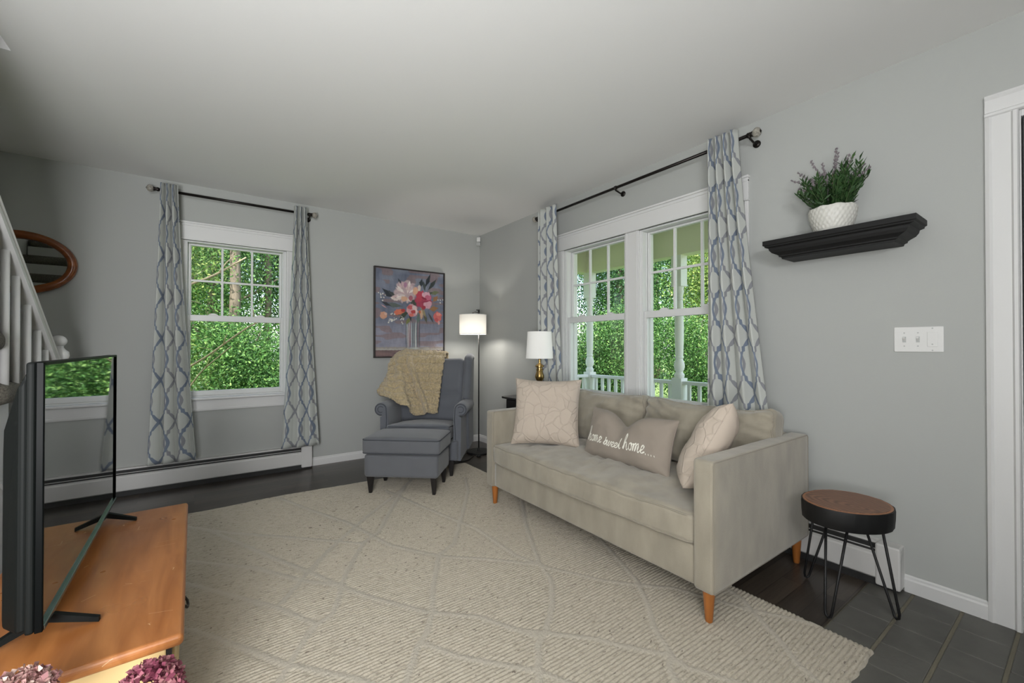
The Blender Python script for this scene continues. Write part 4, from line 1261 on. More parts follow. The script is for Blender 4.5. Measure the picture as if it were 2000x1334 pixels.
# ================================================================== PAINTING
def build_painting():
    x0, x1, z0, z1 = -1.262, -.476, 1.003, 1.940
    t = thing('framed_painting', 'square-ish painting of pink flowers in a glass vase on a dusty blue ground, dark frame', 'painting', ((x0 + x1) / 2, -.02, (z0 + z1) / 2))
    hw, hh = (x1 - x0) / 2, (z1 - z0) / 2
    mb = MB()
    f, d0, d1 = .012, -.02, .016
    mb.box((-hw, d0, -hh), (-hw + f, d1, hh)).box((hw - f, d0, -hh), (hw, d1, hh)).box((-hw + f, d0, -hh), (hw - f, d1, -hh + f)).box((-hw + f, d0, hh - f), (hw - f, d1, hh))
    mb.build('frame', M['frame_dark'], t)
    nx, ny = 250, 300
    U, V = np.meshgrid(np.linspace(0, 1, nx), np.linspace(0, 1, ny), indexing='ij')      # V: 0 top
    rs = np.random.RandomState(12)
    def nz(sx, sy):
        g = rs.rand(sx + 2, sy + 2)
        fx = U * sx; fy = V * sy
        ix = fx.astype(int); iy = fy.astype(int); a = fx - ix; b = fy - iy
        a = a * a * (3 - 2 * a); b = b * b * (3 - 2 * b)
        return g[ix, iy] * (1 - a) * (1 - b) + g[ix + 1, iy] * a * (1 - b) + g[ix, iy + 1] * (1 - a) * b + g[ix + 1, iy + 1] * a * b
    lin = lambda c: np.array(s(*c)[:3])
    C = np.zeros((nx, ny, 3))
    n1 = nz(7, 5) * .6 + nz(26, 12) * .4
    C[:] = lin((84, 92, 112)) * (1 - n1[..., None]) + lin((128, 135, 152)) * n1[..., None]
    top_light = np.clip(nz(5, 9) * 1.3 - .55, 0, 1)[..., None] * np.clip(1 - V * 2.4, 0, 1)[..., None]
    C = C * (1 - top_light) + lin((150, 158, 168)) * top_light
    lil = np.clip((V - .56) / .16, 0, 1)[..., None] * (.35 + .65 * nz(9, 7))[..., None]
    C = C * (1 - lil) + lin((150, 150, 166)) * lil
    def put(mask, col, a=1.0):
        m = np.clip(mask, 0, 1)[..., None] * a
        C[:] = C * (1 - m) + lin(col) * m
    wob = (nz(40, 40) - .5)
    def uv(x, y):
        u = (x - 228) / 675.; top = 115 + 65 * u
        return u, (y - top) / (1005 - top)
    asp = (z1 - z0) / (x1 - x0)
    def ell(x, y, rx, ry, col, rot=0, a=1.0, soft=.12, jag=.35):
        u, v = uv(x, y)
        dx = (U - u); dy = (V - v) * asp
        c, s_ = math.cos(math.radians(rot)), math.sin(math.radians(rot))
        p = (dx * c + dy * s_) / (rx / 675.); q = (-dx * s_ + dy * c) / (ry / 675.)
        put((1 - np.sqrt(p * p + q * q) + wob * jag) / soft, col, a)
    def leaf(x, y, L, w, rot, col, a=1.0):
        u, v = uv(x, y)
        dx = (U - u); dy = (V - v) * asp
        c, s_ = math.cos(math.radians(rot)), math.sin(math.radians(rot))
        p = (dx * c + dy * s_) / (L / 675.); q = (-dx * s_ + dy * c) / (w / 675.)
        put((1 - p * p - np.abs(q) / np.maximum(.02, np.maximum(0, 1 - np.abs(p)) ** .8) + wob * .3) / .12, col, a)
    # table
    put((V - .885 + wob * .015) / .012, (152, 146, 138)); put((V - .905 + wob * .01) / .01, (176, 172, 166), .7)
    put((V - .925 + wob * .006) / .008, (106, 88, 90)); put((V - .925) / .01 * (nz(6, 30) - .35), (134, 108, 104), .6)
    # vase
    for x in np.linspace(532, 646, 16):
        k = rs.rand()
        ell(x, 790, 5 + 5 * k, 150, [(176, 186, 190), (104, 110, 118), (150, 166, 168), (198, 196, 194), (84, 82, 92), (140, 110, 118)][int(rs.rand() * 6)], rot=rs.rand() * 4 - 2, a=.85, soft=.3, jag=.15)
    ell(590, 925, 66, 8, (188, 196, 194), a=.7)
    ell(520, 790, 3, 150, (70, 70, 78)); ell(655, 790, 3, 150, (70, 74, 82))
    for x, y, L, w, r, c_ in [
        (345, 375, 75, 30, 38, (42, 50, 58)), (385, 380, 60, 16, 30, (66, 72, 72)), (400, 492, 100, 24, 5, (88, 98, 94)), (330, 480, 60, 16, 22, (44, 50, 56)),
        (670, 270, 55, 20, 100, (46, 56, 62)), (738, 245, 90, 20, 112, (36, 44, 50)), (700, 300, 60, 16, 80, (64, 74, 74)), (785, 285, 85, 22, 128, (54, 62, 60)),
        (812, 368, 62, 22, -14, (108, 116, 84)), (760, 375, 40, 14, -30, (72, 80, 66)), (818, 430, 48, 24, -50, (150, 108, 72)), (800, 528, 60, 30, -10, (146, 108, 70)),
        (500, 590, 78, 22, 140, (60, 70, 56)), (540, 650, 60, 18, 120, (116, 122, 70)), (715, 620, 70, 16, 75, (84, 86, 70)), (690, 560, 70, 20, 60, (146, 136, 104)), (640, 625, 60, 18, 95, (92, 112, 104)),
        (770, 620, 70, 12, 60, (72, 72, 74)), (460, 580, 50, 14, 160, (72, 86, 66)), (455, 255, 40, 12, 60, (58, 66, 76)), (560, 610, 60, 14, 80, (52, 50, 62)), (310, 505, 40, 6, 30, (190, 150, 150)), (600, 470, 60, 40, 20, (64, 70, 62))]:
        leaf(x, y, L, w, r, c_)
    # protea
    ell(520, 360, 118, 105, (186, 164, 166), rot=-20)
    for i in range(34):
        a = math.radians(150 + 200 * rs.rand()); r = 40 + 78 * rs.rand()
        x, y = 525 + r * math.cos(a) * 1.15, 385 + r * math.sin(a)
        leaf(x, y, 38, 13, math.degrees(a), [(218, 204, 198), (206, 178, 178), (230, 220, 214), (176, 140, 158), (206, 190, 192)][int(rs.rand() * 5)])
    for i in range(9):
        leaf(395 + i * 18, 425 + 10 * math.sin(i), 38, 12, 200 - i * 20, (214, 200, 192))
    ell(500, 430, 34, 26, (214, 168, 136)); ell(612, 350, 30, 40, (216, 170, 138)); ell(650, 320, 16, 34, (214, 200, 190)); ell(510, 290, 18, 26, (176, 130, 156)); ell(565, 420, 22, 26, (166, 96, 110))
    # magenta peony
    ell(690, 440, 92, 88, (168, 58, 84)); ell(655, 400, 40, 55, (186, 62, 82), rot=20); ell(720, 390, 42, 34, (216, 166, 182)); ell(740, 420, 34, 30, (196, 100, 128)); ell(735, 490, 50, 40, (212, 158, 172), rot=-20)
    ell(700, 425, 30, 10, (138, 40, 66), rot=20); ell(715, 455, 46, 8, (150, 46, 76), rot=-15); ell(695, 515, 24, 20, (164, 50, 66))
    # smaller blooms
    ell(580, 545, 58, 60, (204, 152, 158)); ell(560, 515, 28, 20, (196, 92, 96)); ell(600, 520, 22, 26, (216, 190, 188)); ell(590, 560, 30, 18, (182, 66, 66)); ell(570, 590, 24, 16, (208, 108, 96)); ell(620, 560, 10, 30, (220, 196, 190))
    ell(448, 560, 56, 26, (210, 112, 84), rot=-12); ell(490, 545, 22, 16, (176, 60, 56)); ell(305, 592, 34, 32, (204, 152, 124)); ell(325, 580, 16, 14, (216, 176, 156))
    ell(842, 612, 46, 58, (206, 104, 100)); ell(850, 585, 26, 18, (222, 138, 124)); ell(830, 640, 22, 18, (186, 82, 84)); ell(855, 668, 12, 22, (206, 160, 158)); ell(672, 590, 14, 50, (200, 166, 136)); ell(655, 560, 10, 20, (190, 96, 60))
    for i in range(40):
        cx, cy = [(385, 640), (300, 385), (480, 640), (890, 460)][[0, 0, 0, 1, 2, 3][int(rs.rand() * 6)]]
        ell(cx + rs.randn() * 26, cy + rs.randn() * 26, 5 + 5 * rs.rand(), 3 + 4 * rs.rand(), (212, 210, 200), rot=rs.rand() * 180, jag=.2)
    C = C * .93 + C.mean(axis=2, keepdims=True) * .05
    C *= (1 + .14 * (nz(60, 24) - .5) + .10 * (nz(18, 90) - .5))[..., None]
    P = np.stack([(-hw + f) + (2 * hw - 2 * f) * U, np.full(U.shape, -.004) - .0012 * nz(80, 60), (hh - f) - (2 * hh - 2 * f) * V], -1)
    m = mat('canvas_oil', (1, 1, 1, 1), .65)
    n, l, b = nodes(m)
    at = n.new('ShaderNodeAttribute'); at.attribute_name = 'paint'
    l.new(at.outputs['Color'], b.inputs['Base Color'])
    grid_mesh('canvas', P, m, t, attr={'paint': C}, solid=0.0)
    MB().box((-hw + f, -.003, -hh + f), (hw - f, .014, hh - f)).build('backing', M['frame_dark'], t)
build_painting()

# nail left in the wall
o = MB().tube([(0, 0, 0), (0, -.006, 0)], .003, 8).build('nail', M['plastic_grey']); o.location = (-1.385, 0, .925)
tag(o, 'small nail head in the wall below the left edge of the flower painting', 'nail')

# ================================================================== MIRROR
def build_mirror():
    cx, cz, a, b = -3.672, 1.696, .258, .190
    t = thing('oval_mirror', 'oval mirror in a rounded reddish brown wooden frame beside the stair railing', 'mirror', (cx, -.02, cz))
    MB().tube([(a * math.cos(q), -.012, b * math.sin(q)) for q in np.linspace(0, 2 * PI, 72, endpoint=False)], .027, 16, closed=True).build('frame', M['bentwood'], t, smooth=True)
    mb = MB()
    pts = [(a * math.cos(q), b * math.sin(q)) for q in np.linspace(0, 2 * PI, 72, endpoint=False)]
    mb.prism(pts, .002, .012, lambda p, q, k: (p, k, q)).build('mirror_glass', M['mirror'], t)
build_mirror()

# ================================================================== CORNER SENSOR
t = thing('motion_sensor', 'small white two-piece motion sensor high in the corner', 'sensor', (-.03, -.03, 2.37))
t.rotation_euler = (0, 0, math.radians(-45))
MB().box((-.021, -.012, -.012), (.021, .012, .042)).build('housing', M['plastic'], t, bevel=.005)
mb = MB().prism([(-.012, -.06), (-.03, -.055), (-.026, -.018), (-.012, -.016)], -.024, .024, lambda p, q, k: (k, p + .01, q))
mb.build('lens', M['plastic_grey'], t, bevel=.004)

# ================================================================== WALL SHELF
def build_shelf():
    y0, y1, zt = -3.862, -3.255, 1.682
    t = thing('wall_shelf', 'black crown-moulding shelf on the grey wall right of the curtain', 'shelf', (0, (y0 + y1) / 2, zt))
    hw = (y1 - y0) / 2
    # mitred crown: stacked rectangular rings following the profile
    prof = [(.0, 0), (.0, -.024), (-.006, -.028), (-.006, -.034), (.006 * 0 - .012, -.037), (-.018, -.040), (-.020, -.052), (-.028, -.066), (-.042, -.076), (-.048, -.082), (-.048, -.088), (-.056, -.092), (-.058, -.101)]
    vs, fs = [], []
    D = .192
    for k, (ins, z) in enumerate(prof):
        i = -ins
        vs += [(0, -hw + i * 1.35, z), (-D + i * .75, -hw + i * 1.35, z), (-D + i * .75, hw - i * 1.35, z), (0, hw - i * 1.35, z)]
    for k in range(len(prof) - 1):
        for j in range(4):
            fs.append((k * 4 + j, k * 4 + (j + 1) % 4, (k + 1) * 4 + (j + 1) % 4, (k + 1) * 4 + j))
    fs.append((0, 1, 2, 3)); e = (len(prof) - 1) * 4; fs.append((e + 3, e + 2, e + 1, e))
    n = 4 * 1
    top = MB().add(vs[:16], [f for f in fs if max(f) < 16] + [(15, 14, 13, 12)])
    low = MB().add(vs[12:], [tuple(i - 12 for i in f) for f in fs if min(f) >= 12] + [(0, 1, 2, 3)])
    top.build('shelf_board', M['black'], t, bevel=.0015)
    low.build('crown_moulding', M['black'], t)
build_shelf()

# ================================================================== POTTED PLANT
def leaf_cloud(name, m, parent, L, seedv=0, width=.3, bend=.25):
    """L: list of (base point, direction, length, tone) -> one mesh of pointed two-quad leaves"""
    rs = np.random.RandomState(seedv)
    if isinstance(L, tuple): B, D, ln, tn = [np.array(a, float) for a in L]
    else: B = np.array([a[0] for a in L], float); D = np.array([a[1] for a in L], float); ln = np.array([a[2] for a in L], float); tn = np.array([a[3] for a in L], float)
    D /= np.linalg.norm(D, axis=1, keepdims=True) + 1e-9
    R = rs.randn(len(B), 3); Sd = np.cross(D, R); Sd /= np.linalg.norm(Sd, axis=1, keepdims=True) + 1e-9
    Nn = np.cross(Sd, D)
    l_ = ln[:, None]
    tip = B + D * l_ + Nn * l_ * bend * (rs.rand(len(B), 1) - .5)
    mid = B + D * l_ * .5 + Nn * l_ * .06
    a = mid + Sd * l_ * width * .5; c = mid - Sd * l_ * width * .5
    V = np.stack([B, a, tip, c], 1).reshape(-1, 3)
    Q = np.arange(len(B) * 4).reshape(-1, 4)
    me = bpy.data.meshes.new(name)
    fast_mesh(me, V, Q)
    at = me.attributes.new('leaf_tone', 'FLOAT', 'POINT')
    at.data.foreach_set('value', np.repeat(tn, 4).astype(np.float32))
    return link(name, me, m, parent)

def build_plant():
    bx, by, bz = -.112, -3.545, 1.682
    t = thing('potted_plant', 'artificial lavender plant in a dimpled white pot on the black shelf', 'plant', (bx, by, bz))
    mb = MB(); seg = 64; prof = [(.066, 0), (.072, .01), (.081, .03), (.089, .055), (.094, .08), (.096, .105), (.094, .116), (.089, .112), (.086, .09)]
    k = 0; vs = []
    rows = []
    for j in range(40):
        f = j / 39 * (len(prof) - 1); i = min(int(f), len(prof) - 2); u = f - i
        rows.append((prof[i][0] * (1 - u) + prof[i + 1][0] * u, prof[i][1] * (1 - u) + prof[i + 1][1] * u))
    for r, z in rows:
        for i in range(seg * 2):
            a = 2 * PI * i / (seg * 2)
            d = .0035 * abs(math.sin(a * 14 + z * 90)) * abs(math.sin(a * 14 - z * 90)) * (1 if z > .01 else 0)
            w = .002 * math.sin(a * 9) if z > .1 else 0
            vs.append(((r + d) * math.cos(a), (r + d) * math.sin(a), z + w))
    n2 = seg * 2; fs = [(j * n2 + i, j * n2 + (i + 1) % n2, (j + 1) * n2 + (i + 1) % n2, (j + 1) * n2 + i) for j in range(39) for i in range(n2)] + [tuple(range(n2))[::-1]]
    mb.add(vs, fs).build('pot', M['pot'], t, smooth=True)
    MB().lathe([(.001, .09), (.086, .09), (.086, .088)], (0, 0, 0), 32).build('soil', M['dark_leg'], t)
    rs = random.Random(5); L = []; stems = MB()
    for i in range(58):
        a = rs.random() * 2 * PI; r0 = .070 * math.sqrt(rs.random())
        lean = (.15 + .75 * r0 / .07) * (.8 + .4 * rs.random())
        hgt = .10 + .13 * rs.random() * (1.2 - lean * .45)
        px_, py_ = r0 * math.cos(a), r0 * math.sin(a)
        pts = []
        for k in range(6):
            u = k / 5
            x = px_ + math.cos(a) * lean * .075 * u ** 1.4 * 1.35
            if px_ > 0: x = min(x, .095)
            pts.append(Vector((x, py_ + math.sin(a) * lean * .075 * u ** 1.4 * 1.35, .09 + hgt * u)))
        stems.tube([tuple(p) for p in pts], .0013, 5)
        for k in range(26):
            u = .12 + .88 * (k / 25)
            f = u * 5; q = min(int(f), 4); p = pts[q].lerp(pts[q + 1], f - q)
            an = k * 2.4 + rs.random()
            up = .5 + u * .9
            d = Vector((math.cos(an), math.sin(an), up))
            q_ = p + d.normalized() * .035
            if q_.x > .108: continue
            L.append((tuple(p), tuple(d), (.030 + .018 * rs.random()), .25 + .5 * rs.random() * (.6 + u * .6)))
    stems.build('stems', M['stem'], t, smooth=True)
    leaf_cloud('foliage', M['leaf_plant'], t, L, 3, width=.23, bend=.3)
    # flower spikes: (dy, dz, x) of tips relative to the pot
    for ty, tz, tx in ((.178, .312, .0), (.152, .262, .02), (.14, .333, -.02), (.086, .376, -.01), (.10, .30, .03), (.028, .335, -.04), (.005, .30, .03), (-.016, .408, 0), (-.03, .372, -.02), (-.062, .362, .02), (-.09, .348, -.01), (-.142, .272, .01), (-.12, .30, .03), (.05, .31, .03)):
        base = Vector((tx * .5, ty * .35, .12)); tip = Vector((tx, ty, tz))
        c1 = base.lerp(tip, .5) + Vector((0, -ty * .18, .02))
        P = catmull([base, c1, tip], 14)
        f = MB().tube([tuple(p) for p in P], .0012, 5)
        for k in range(7, 14):
            p = P[k]
            for q in range(4):
                o_ = np.array([rs.uniform(-1, 1), rs.uniform(-1, 1), rs.uniform(-1, 1)]) * .0042
                f.sphere(tuple(p + o_), .0042 * (1.15 - (k - 8) * .07), 6, 4, (1, 1, 1.3))
        f.build('flower_spike', M['flower_grey'] if abs(ty) > .02 or tz > .35 else M['flower_pink'], t, smooth=True)
build_plant()

# ================================================================== LIGHT SWITCHES
def build_switch():
    t = thing('light_switch', 'white three-gang switch plate on the wall below the shelf', 'light switch', (0, -3.830, 1.151))
    MB().box((-.006, -.082, -.057), (0, .082, .057)).build('wall_plate', M['plastic'], t, bevel=.003)
    for y in (.046, 0):
        sl = MB().box((-.0075, y - .006, -.013), (-.005, y + .006, .013)).build('slot', M['plastic_grey'], t)
        MB().prism([(-.006, -.005), (-.017, .006), (-.016, .011), (-.006, .006)], y - .004, y + .004, lambda p, q, k: (p, k, q)).build('toggle', M['plastic'], t, bevel=.001)
    MB().box((-.0085, -.064, -.033), (-.005, -.03, .033)).build('rocker', M['plastic'], t, bevel=.002)
    MB().tube([(-.008, -.047, -.022), (-.010, -.047, -.022)], .003, 10).build('dimmer_led', M['plastic_grey'], t)
    for y, z in ((.046, .03), (.046, -.03), (0, .03), (0, -.03), (-.047, .049), (-.047, -.049)):
        MB().tube([(-.005, y, z), (-.0072, y, z)], .003, 10).build('screw', M['plastic_grey'], t)
build_switch()

# ================================================================== STOOL
def build_stool():
    cx, cy = -.405, -3.678
    t = thing('stool', 'round wood-slice stool with black bark rim and hairpin legs beside the sofa', 'stool', (cx, cy, 0))
    seg = 64; th = .078; zt = .462
    def R(a): return .147 * (1 + .16 * math.cos(a - math.radians(160)) ** 2 + .015 * math.sin(3 * a))
    vs, fs = [], []
    prof = [(.955, zt - th), (.975, zt - th + .004), (.992, zt - .04), (1.0, zt - .006), (.99, zt), (.955, zt)]
    for k, z in prof:
        for i in range(seg):
            a = 2 * PI * i / seg; w = 1 + .008 * math.sin(a * 23) + .006 * math.sin(a * 11 + 1)
            r = R(a) * k * (w if k > .96 else 1)
            vs.append((r * math.cos(a), r * math.sin(a), z))
    for j in range(len(prof) - 1):
        for i in range(seg): fs.append((j * seg + i, j * seg + (i + 1) % seg, (j + 1) * seg + (i + 1) % seg, (j + 1) * seg + i))
    fs.append(tuple(range(seg))[::-1])
    MB().add(vs, fs).build('bark_rim', M['black'], t, smooth='auto')
    for nm, k0, k1, z, m in (('seat_ring', .90, .962, zt + .0012, M['walnut_rim']), ('seat', 0, .905, zt + .001, M['walnut'])):
        vs = [(R(2 * PI * i / seg) * k1 * math.cos(2 * PI * i / seg), R(2 * PI * i / seg) * k1 * math.sin(2 * PI * i / seg), zz) for zz in (zt - .01, z) for i in range(seg)]
        f = [(i, (i + 1) % seg, seg + (i + 1) % seg, seg + i) for i in range(seg)] + [tuple(range(seg, 2 * seg)), tuple(range(seg))[::-1]]
        if nm == 'seat': vs = [(a, b_, c_ + (.0015 if c_ > zt else 0)) for a, b_, c_ in vs]
        MB().add(vs, f).build(nm, m, t)
    for fx, fy in ((-.256, -3.479), (-.529, -3.652), (-.313, -3.818)):
        v = Vector((fx - cx, fy - cy, 0)); d = v.normalized(); n_ = Vector((-d.y, d.x, 0))
        if fy < -3.8: n_ = (Matrix.Rotation(math.radians(28), 3, 'Z') @ n_)
        top = v * .52
        pts = [top + n_ * .042 + Vector((0, 0, zt - th + .003)), v * .99 + n_ * .013 + Vector((0, 0, .03)), v + n_ * .009 + Vector((0, 0, .012)), v + Vector((0, 0, .0055)), v - n_ * .009 + Vector((0, 0, .012)), v * .99 - n_ * .013 + Vector((0, 0, .03)), top - n_ * .042 + Vector((0, 0, zt - th + .003))]
        MB().tube([tuple(p) for p in pts], .0052, 8).build('hairpin_leg', M['matte_black'], t, smooth=True)
build_stool()

# ================================================================== TV STAND + TV
SA = math.radians(1.7)
def build_stand():
    # local origin: far right top corner projected to the floor; x to the left (-), y towards the camera (-)
    t = thing('dresser', 'low maple-topped cream dresser under the television', 'dresser', (-2.683, -1.889, 0), SA)
    L, D, zt = 1.105, .465, .41
    tp = MB()
    tp.box((-D, -L, zt - .028), (0, 0, zt))
    tp.build('dresser_top', M['maple'], t, bevel=.011, bseg=4)
    body = MB().box((-D + .02, -L + .028, .07), (-.035, -.028, zt - .028)).build('body', M['cream'], t, bevel=.003)
    MB().box((-.0345, -L + .028, .07), (-.024, -L + .05, zt - .028)).box((-.0345, -.05, .07), (-.024, -.028, zt - .028)).box((-.0345, -L + .05, .225), (-.024, -.05, .24)).build('face_frame', M['dark_leg'], t)
    for z0, z1 in ((.08, .222), (.243, .378)):
        dr_ = MB().box((-.0345, -L + .055, z0), (-.018, -.055, z1)).build('drawer', M['cream'], t, bevel=.004)
        for y in ((-.735,) if z1 > .3 else ()):
            zc = (z0 + z1) / 2 + .005
            MB().tube([(-.018, y - .03, zc), (-.004, y - .03, zc), (.004, y - .022, zc - .012), (.006, y, zc - .017), (.004, y + .022, zc - .012), (-.004, y + .03, zc), (-.018, y + .03, zc)], .0038, 8).build('handle', M['bracket_steel'], dr_, smooth=True)
    for x, y in ((-.07, -.07), (-.07, -L + .07), (-D + .06, -.07), (-D + .06, -L + .07)):
        MB().lathe([(.016, .012), (.024, .03), (.02, .05), (.028, .07)], (x, y, 0), 20).build('foot', M['dark_leg'], t, smooth=True)
build_stand()

def build_tv():
    t = thing('television', 'flat screen television standing on the dresser, screen mirroring the window', 'television', (-2.937, -2.36, .41), math.radians(1.05))
    hl, z0, z1 = .526, .048, .673
    # housing: local x = towards the screen, y along
    MB().box((-.016, -hl, z0), (.0, hl, z1)).build('back_frame', M['tv_black'], t, bevel=.006, bseg=3)
    vs = []
    ring = lambda a, b, c, d, x: [(x, a, c), (x, b, c), (x, b, d), (x, a, d)]
    for a, b, c, d, x in ((-hl + .012, hl - .012, z0 + .004, z1 - .016, -.014), (-hl + .012, hl - .012, z0 + .004, z1 - .055, -.030), (-hl + .06, hl - .06, z0 + .004, z1 - .16, -.062), (-hl + .08, hl - .08, z0 + .02, z1 - .22, -.068)):
        vs += ring(a, b, c, d, x)
    fs = [(k * 4 + j, k * 4 + (j + 1) % 4, (k + 1) * 4 + (j + 1) % 4, (k + 1) * 4 + j) for k in range(3) for j in range(4)] + [(12, 13, 14, 15), (0, 3, 2, 1)]
    MB().add(vs, fs).build('back_cover', M['tv_black'], t, bevel=.006)
    bz = MB(); w = .008
    bz.box((0, -hl, z0), (.014, -hl + w, z1)).box((0, hl - w, z0), (.014, hl, z1)).box((0, -hl + w, z1 - w), (.014, hl - w, z1))
    bz.build('bezel', M['tv_gloss'], t, bevel=.002)
    MB().box((.0, -hl + w, z0), (.016, hl - w, z0 + .012)).build('lower_bezel', M['tv_steel'], t, bevel=.002)
    MB().box((.0, -hl + w, z0 + .012), (.009, hl - w, z1 - w)).build('screen', M['tv_screen'], t)
    for y in (-hl + .095, hl - .175):
        for dx in (1, -1):
            pass
        mb = MB()
        for (x1, y1) in ((.098, -.012), (-.10, -.035)):
            n_ = Vector((-y1, x1, 0)).normalized() * .008
            a, b = Vector((-.004, y, z0 + .006)), Vector((x1, y + y1, .012))
            vs = []
            for p, h_, k in ((a, .022, 1.1), (b, .010, .8)):
                for sx in (1, -1):
                    vs += [tuple(p + n_ * sx * k + Vector((0, 0, 0))), tuple(p + n_ * sx * k - Vector((0, 0, h_ if p is a else .0118)))]
            mb.add(vs, [(0, 1, 3, 2), (4, 6, 7, 5), (0, 4, 5, 1), (2, 3, 7, 6), (0, 2, 6, 4), (1, 5, 7, 3)])
        mb.build('stand_foot', M['tv_black'], t)
build_tv()

# ================================================================== DRIED HYDRANGEAS
def hydrangea(c, R, m, label, seedv, foot):
    t = thing('dried_hydrangea', label, 'flower', tuple(foot), group=None)
    rs = np.random.RandomState(seedv); L = []
    c = Vector(c) - Vector(foot)
    for i in range(330):
        d = rs.randn(3); d /= np.linalg.norm(d)
        if d[2] < -.5: continue
        p0 = np.array(c) + d * R * (.72 + .28 * rs.rand())
        tone = rs.rand()
        nrm = d + rs.randn(3) * .3; nrm /= np.linalg.norm(nrm)
        e1 = np.cross(nrm, rs.randn(3)); e1 /= np.linalg.norm(e1); e2 = np.cross(nrm, e1)
        for k in range(4):
            a = k * PI / 2 + rs.rand() * .4
            dd = e1 * math.cos(a) + e2 * math.sin(a) + nrm * (.25 + .4 * rs.rand())
            L.append((p0, dd, .0118 * (.8 + .5 * rs.rand()), np.clip(tone + .2 * rs.randn(), 0, 1)))
    # leaf_cloud picks random leaf planes; wide petals
    leaf_cloud('florets', m, t, L, seedv, width=.85, bend=.5)
    MB().tube([(0, 0, .0), tuple(c * .5 + Vector((0, 0, .02))), tuple(c)], .003, 6).build('stem', M['stem'], t, smooth=True)
VX, VY = -2.80, -3.22
hydrangea((-2.700, -3.155, .395), .060, M['hyd_a'], 'mauve dried hydrangea head at the near corner of the dresser', 4, (VX + .02, VY + .01, .03))
hydrangea((-2.885, -3.15, .465), .052, M['hyd_b'], 'pale pink dried hydrangea head at the bottom left in front of the dresser', 9, (VX - .02, VY, .03))
o = MB().lathe([(.05, 0), (.06, .01), (.075, .08), (.07, .15), (.045, .2), (.04, .22), (.036, .22), (.04, .2), (.06, .15), (.06, .03), (.001, .025)], (0, 0, 0), 32, cap=False).build('flower_vase', M['vase'], smooth=True)
o.location = (VX, VY, .0125); tag(o, 'stoneware floor vase holding the dried hydrangeas in front of the dresser', 'vase')

# ================================================================== STAIRCASE
def build_stairs():
    t = thing('staircase', 'white railed staircase with grey shag carpet treads beside the oval mirror', 'staircase', (-3.36, -.62, 0))
    ox, oy = -3.36, -.62
    W = M['trim']
    rise, run = .2375, .28
    # tread k spans world Y from yk0 (near side) ; tread with top .955 spans -1.53..-1.25
    steps = [(.955 + rise * i, -1.25 - run * i) for i in range(-3, 7)]
    xs0, xs1 = -4.34, -3.395
    for z, y in steps:
        # carpeted tread with a rounded overhang along the front and the open side
        bm = rbox((xs1 + .065 - xs0) / 2, (run + .03) / 2, .05, .045, 14)
        soft('tread', bm, M['stair_carpet'], t, Matrix.Translation(((xs0 + xs1 + .065) / 2 - ox, y + .03 - (run + .03) / 2 - oy, z - .05)))
    # closed stringer under the treads
    poly = []
    for z, y in steps: poly += [(y, z - rise), (y, z - .1)]
    yb, zb = steps[-1][1] - run, steps[-1][0] - .1
    poly = [(steps[0][1], 0)] + poly[1:] + [(yb, zb), (yb, 0)]
    MB().prism(poly, xs0, xs1, lambda p, q, k: (k - ox, p - oy, q)).build('stair_body', W, t)
    # skirt moulding running parallel to the rail
    sl = .852
    MB().prism([(-.70, -.06), (-1.474, .60), (-3.2, 2.07), (-3.2, 2.03), (-1.474, .56), (-.70, -.0999)], xs1, xs1 + .012, lambda p, q, k: (k - ox, p - oy, max(.0, q))).build('skirt_moulding', W, t)
    # newel post with ball cap
    nw = MB().box((-.042, -.042, 0), (.042, .042, 1.02))
    nw.box((-.05, -.05, 1.02), (.05, .05, 1.035)).box((-.046, -.046, 0), (.046, .046, .14))
    np_ = nw.build('newel_post', W, t, bevel=.004)
    MB().lathe([(.040, 1.035), (.048, 1.06), (.046, 1.085), (.03, 1.10), (.022, 1.115), (.024, 1.122)], (0, 0, 0), 28).build('newel_cap', W, np_, smooth=True)
    MB().sphere((0, 0, 1.152), .038, 24, 16, (1, 1, .92)).build('newel_ball', W, np_, smooth=True)
    # handrail
    y0, z0 = -.66, 1.045
    z_of = lambda y: 1.54 - .80 * (y + 1.316)            # top of rail in world
    prof = [(-.030, -.085), (.030, -.085), (.030, -.070), (.024, -.062), (.024, -.030), (.030, -.022), (.028, -.006), (.015, 0), (-.015, 0), (-.028, -.006), (-.030, -.022), (-.024, -.030), (-.024, -.062), (-.030, -.070)]
    vs = []; ys = [-.655, -3.2]
    for y in ys:
        for p, q in prof: vs.append((p, y - oy, z_of(y) + q))
    k = len(prof)
    fs = [tuple(range(k)), tuple(range(k, 2 * k))[::-1]] + [(i, (i + 1) % k, k + (i + 1) % k, k + i) for i in range(k)]
    MB().add(vs, fs).build('handrail', W, t)
    y = -.871
    yy = [-.735, -.871, -1.0, -1.157, -1.312, -1.439, -1.57, -1.71, -1.85, -1.99, -2.13, -2.27, -2.41]
    for y in yy:
        st = [z for z, ys_ in steps if ys_ >= y]
        zb = (max(st) if st else .0) - (.015 if st else 0)
        MB().tube([(0, y - oy, zb), (0, y - oy, z_of(y) - .083)], .0155, 16).build('baluster', W, t, smooth=True)
build_stairs()

# ================================================================== PORCH
GZ = -.55
struct(MB().box((.15, -7.5, -.18), (2.12, .62, -.06)), 'floor_porch', M['porch_floor'])
struct(MB().box((.15, -7.5, 2.56), (2.12, .62, 2.62)), 'ceiling_porch', M['porch_ceiling'])
struct(MB().box((1.93, -7.5, 2.215), (2.09, .30, 2.56)).box((.15, .14, 2.215), (1.93, .30, 2.56)).box((1.90, -7.5, 2.545), (1.93, .14, 2.56)), 'trim_porch_beam', M['porch_ceiling'])
struct(MB().box((-4.6, -8.4, 2.62), (2.6, .75, 2.70)), 'roof_eave', M['siding'])

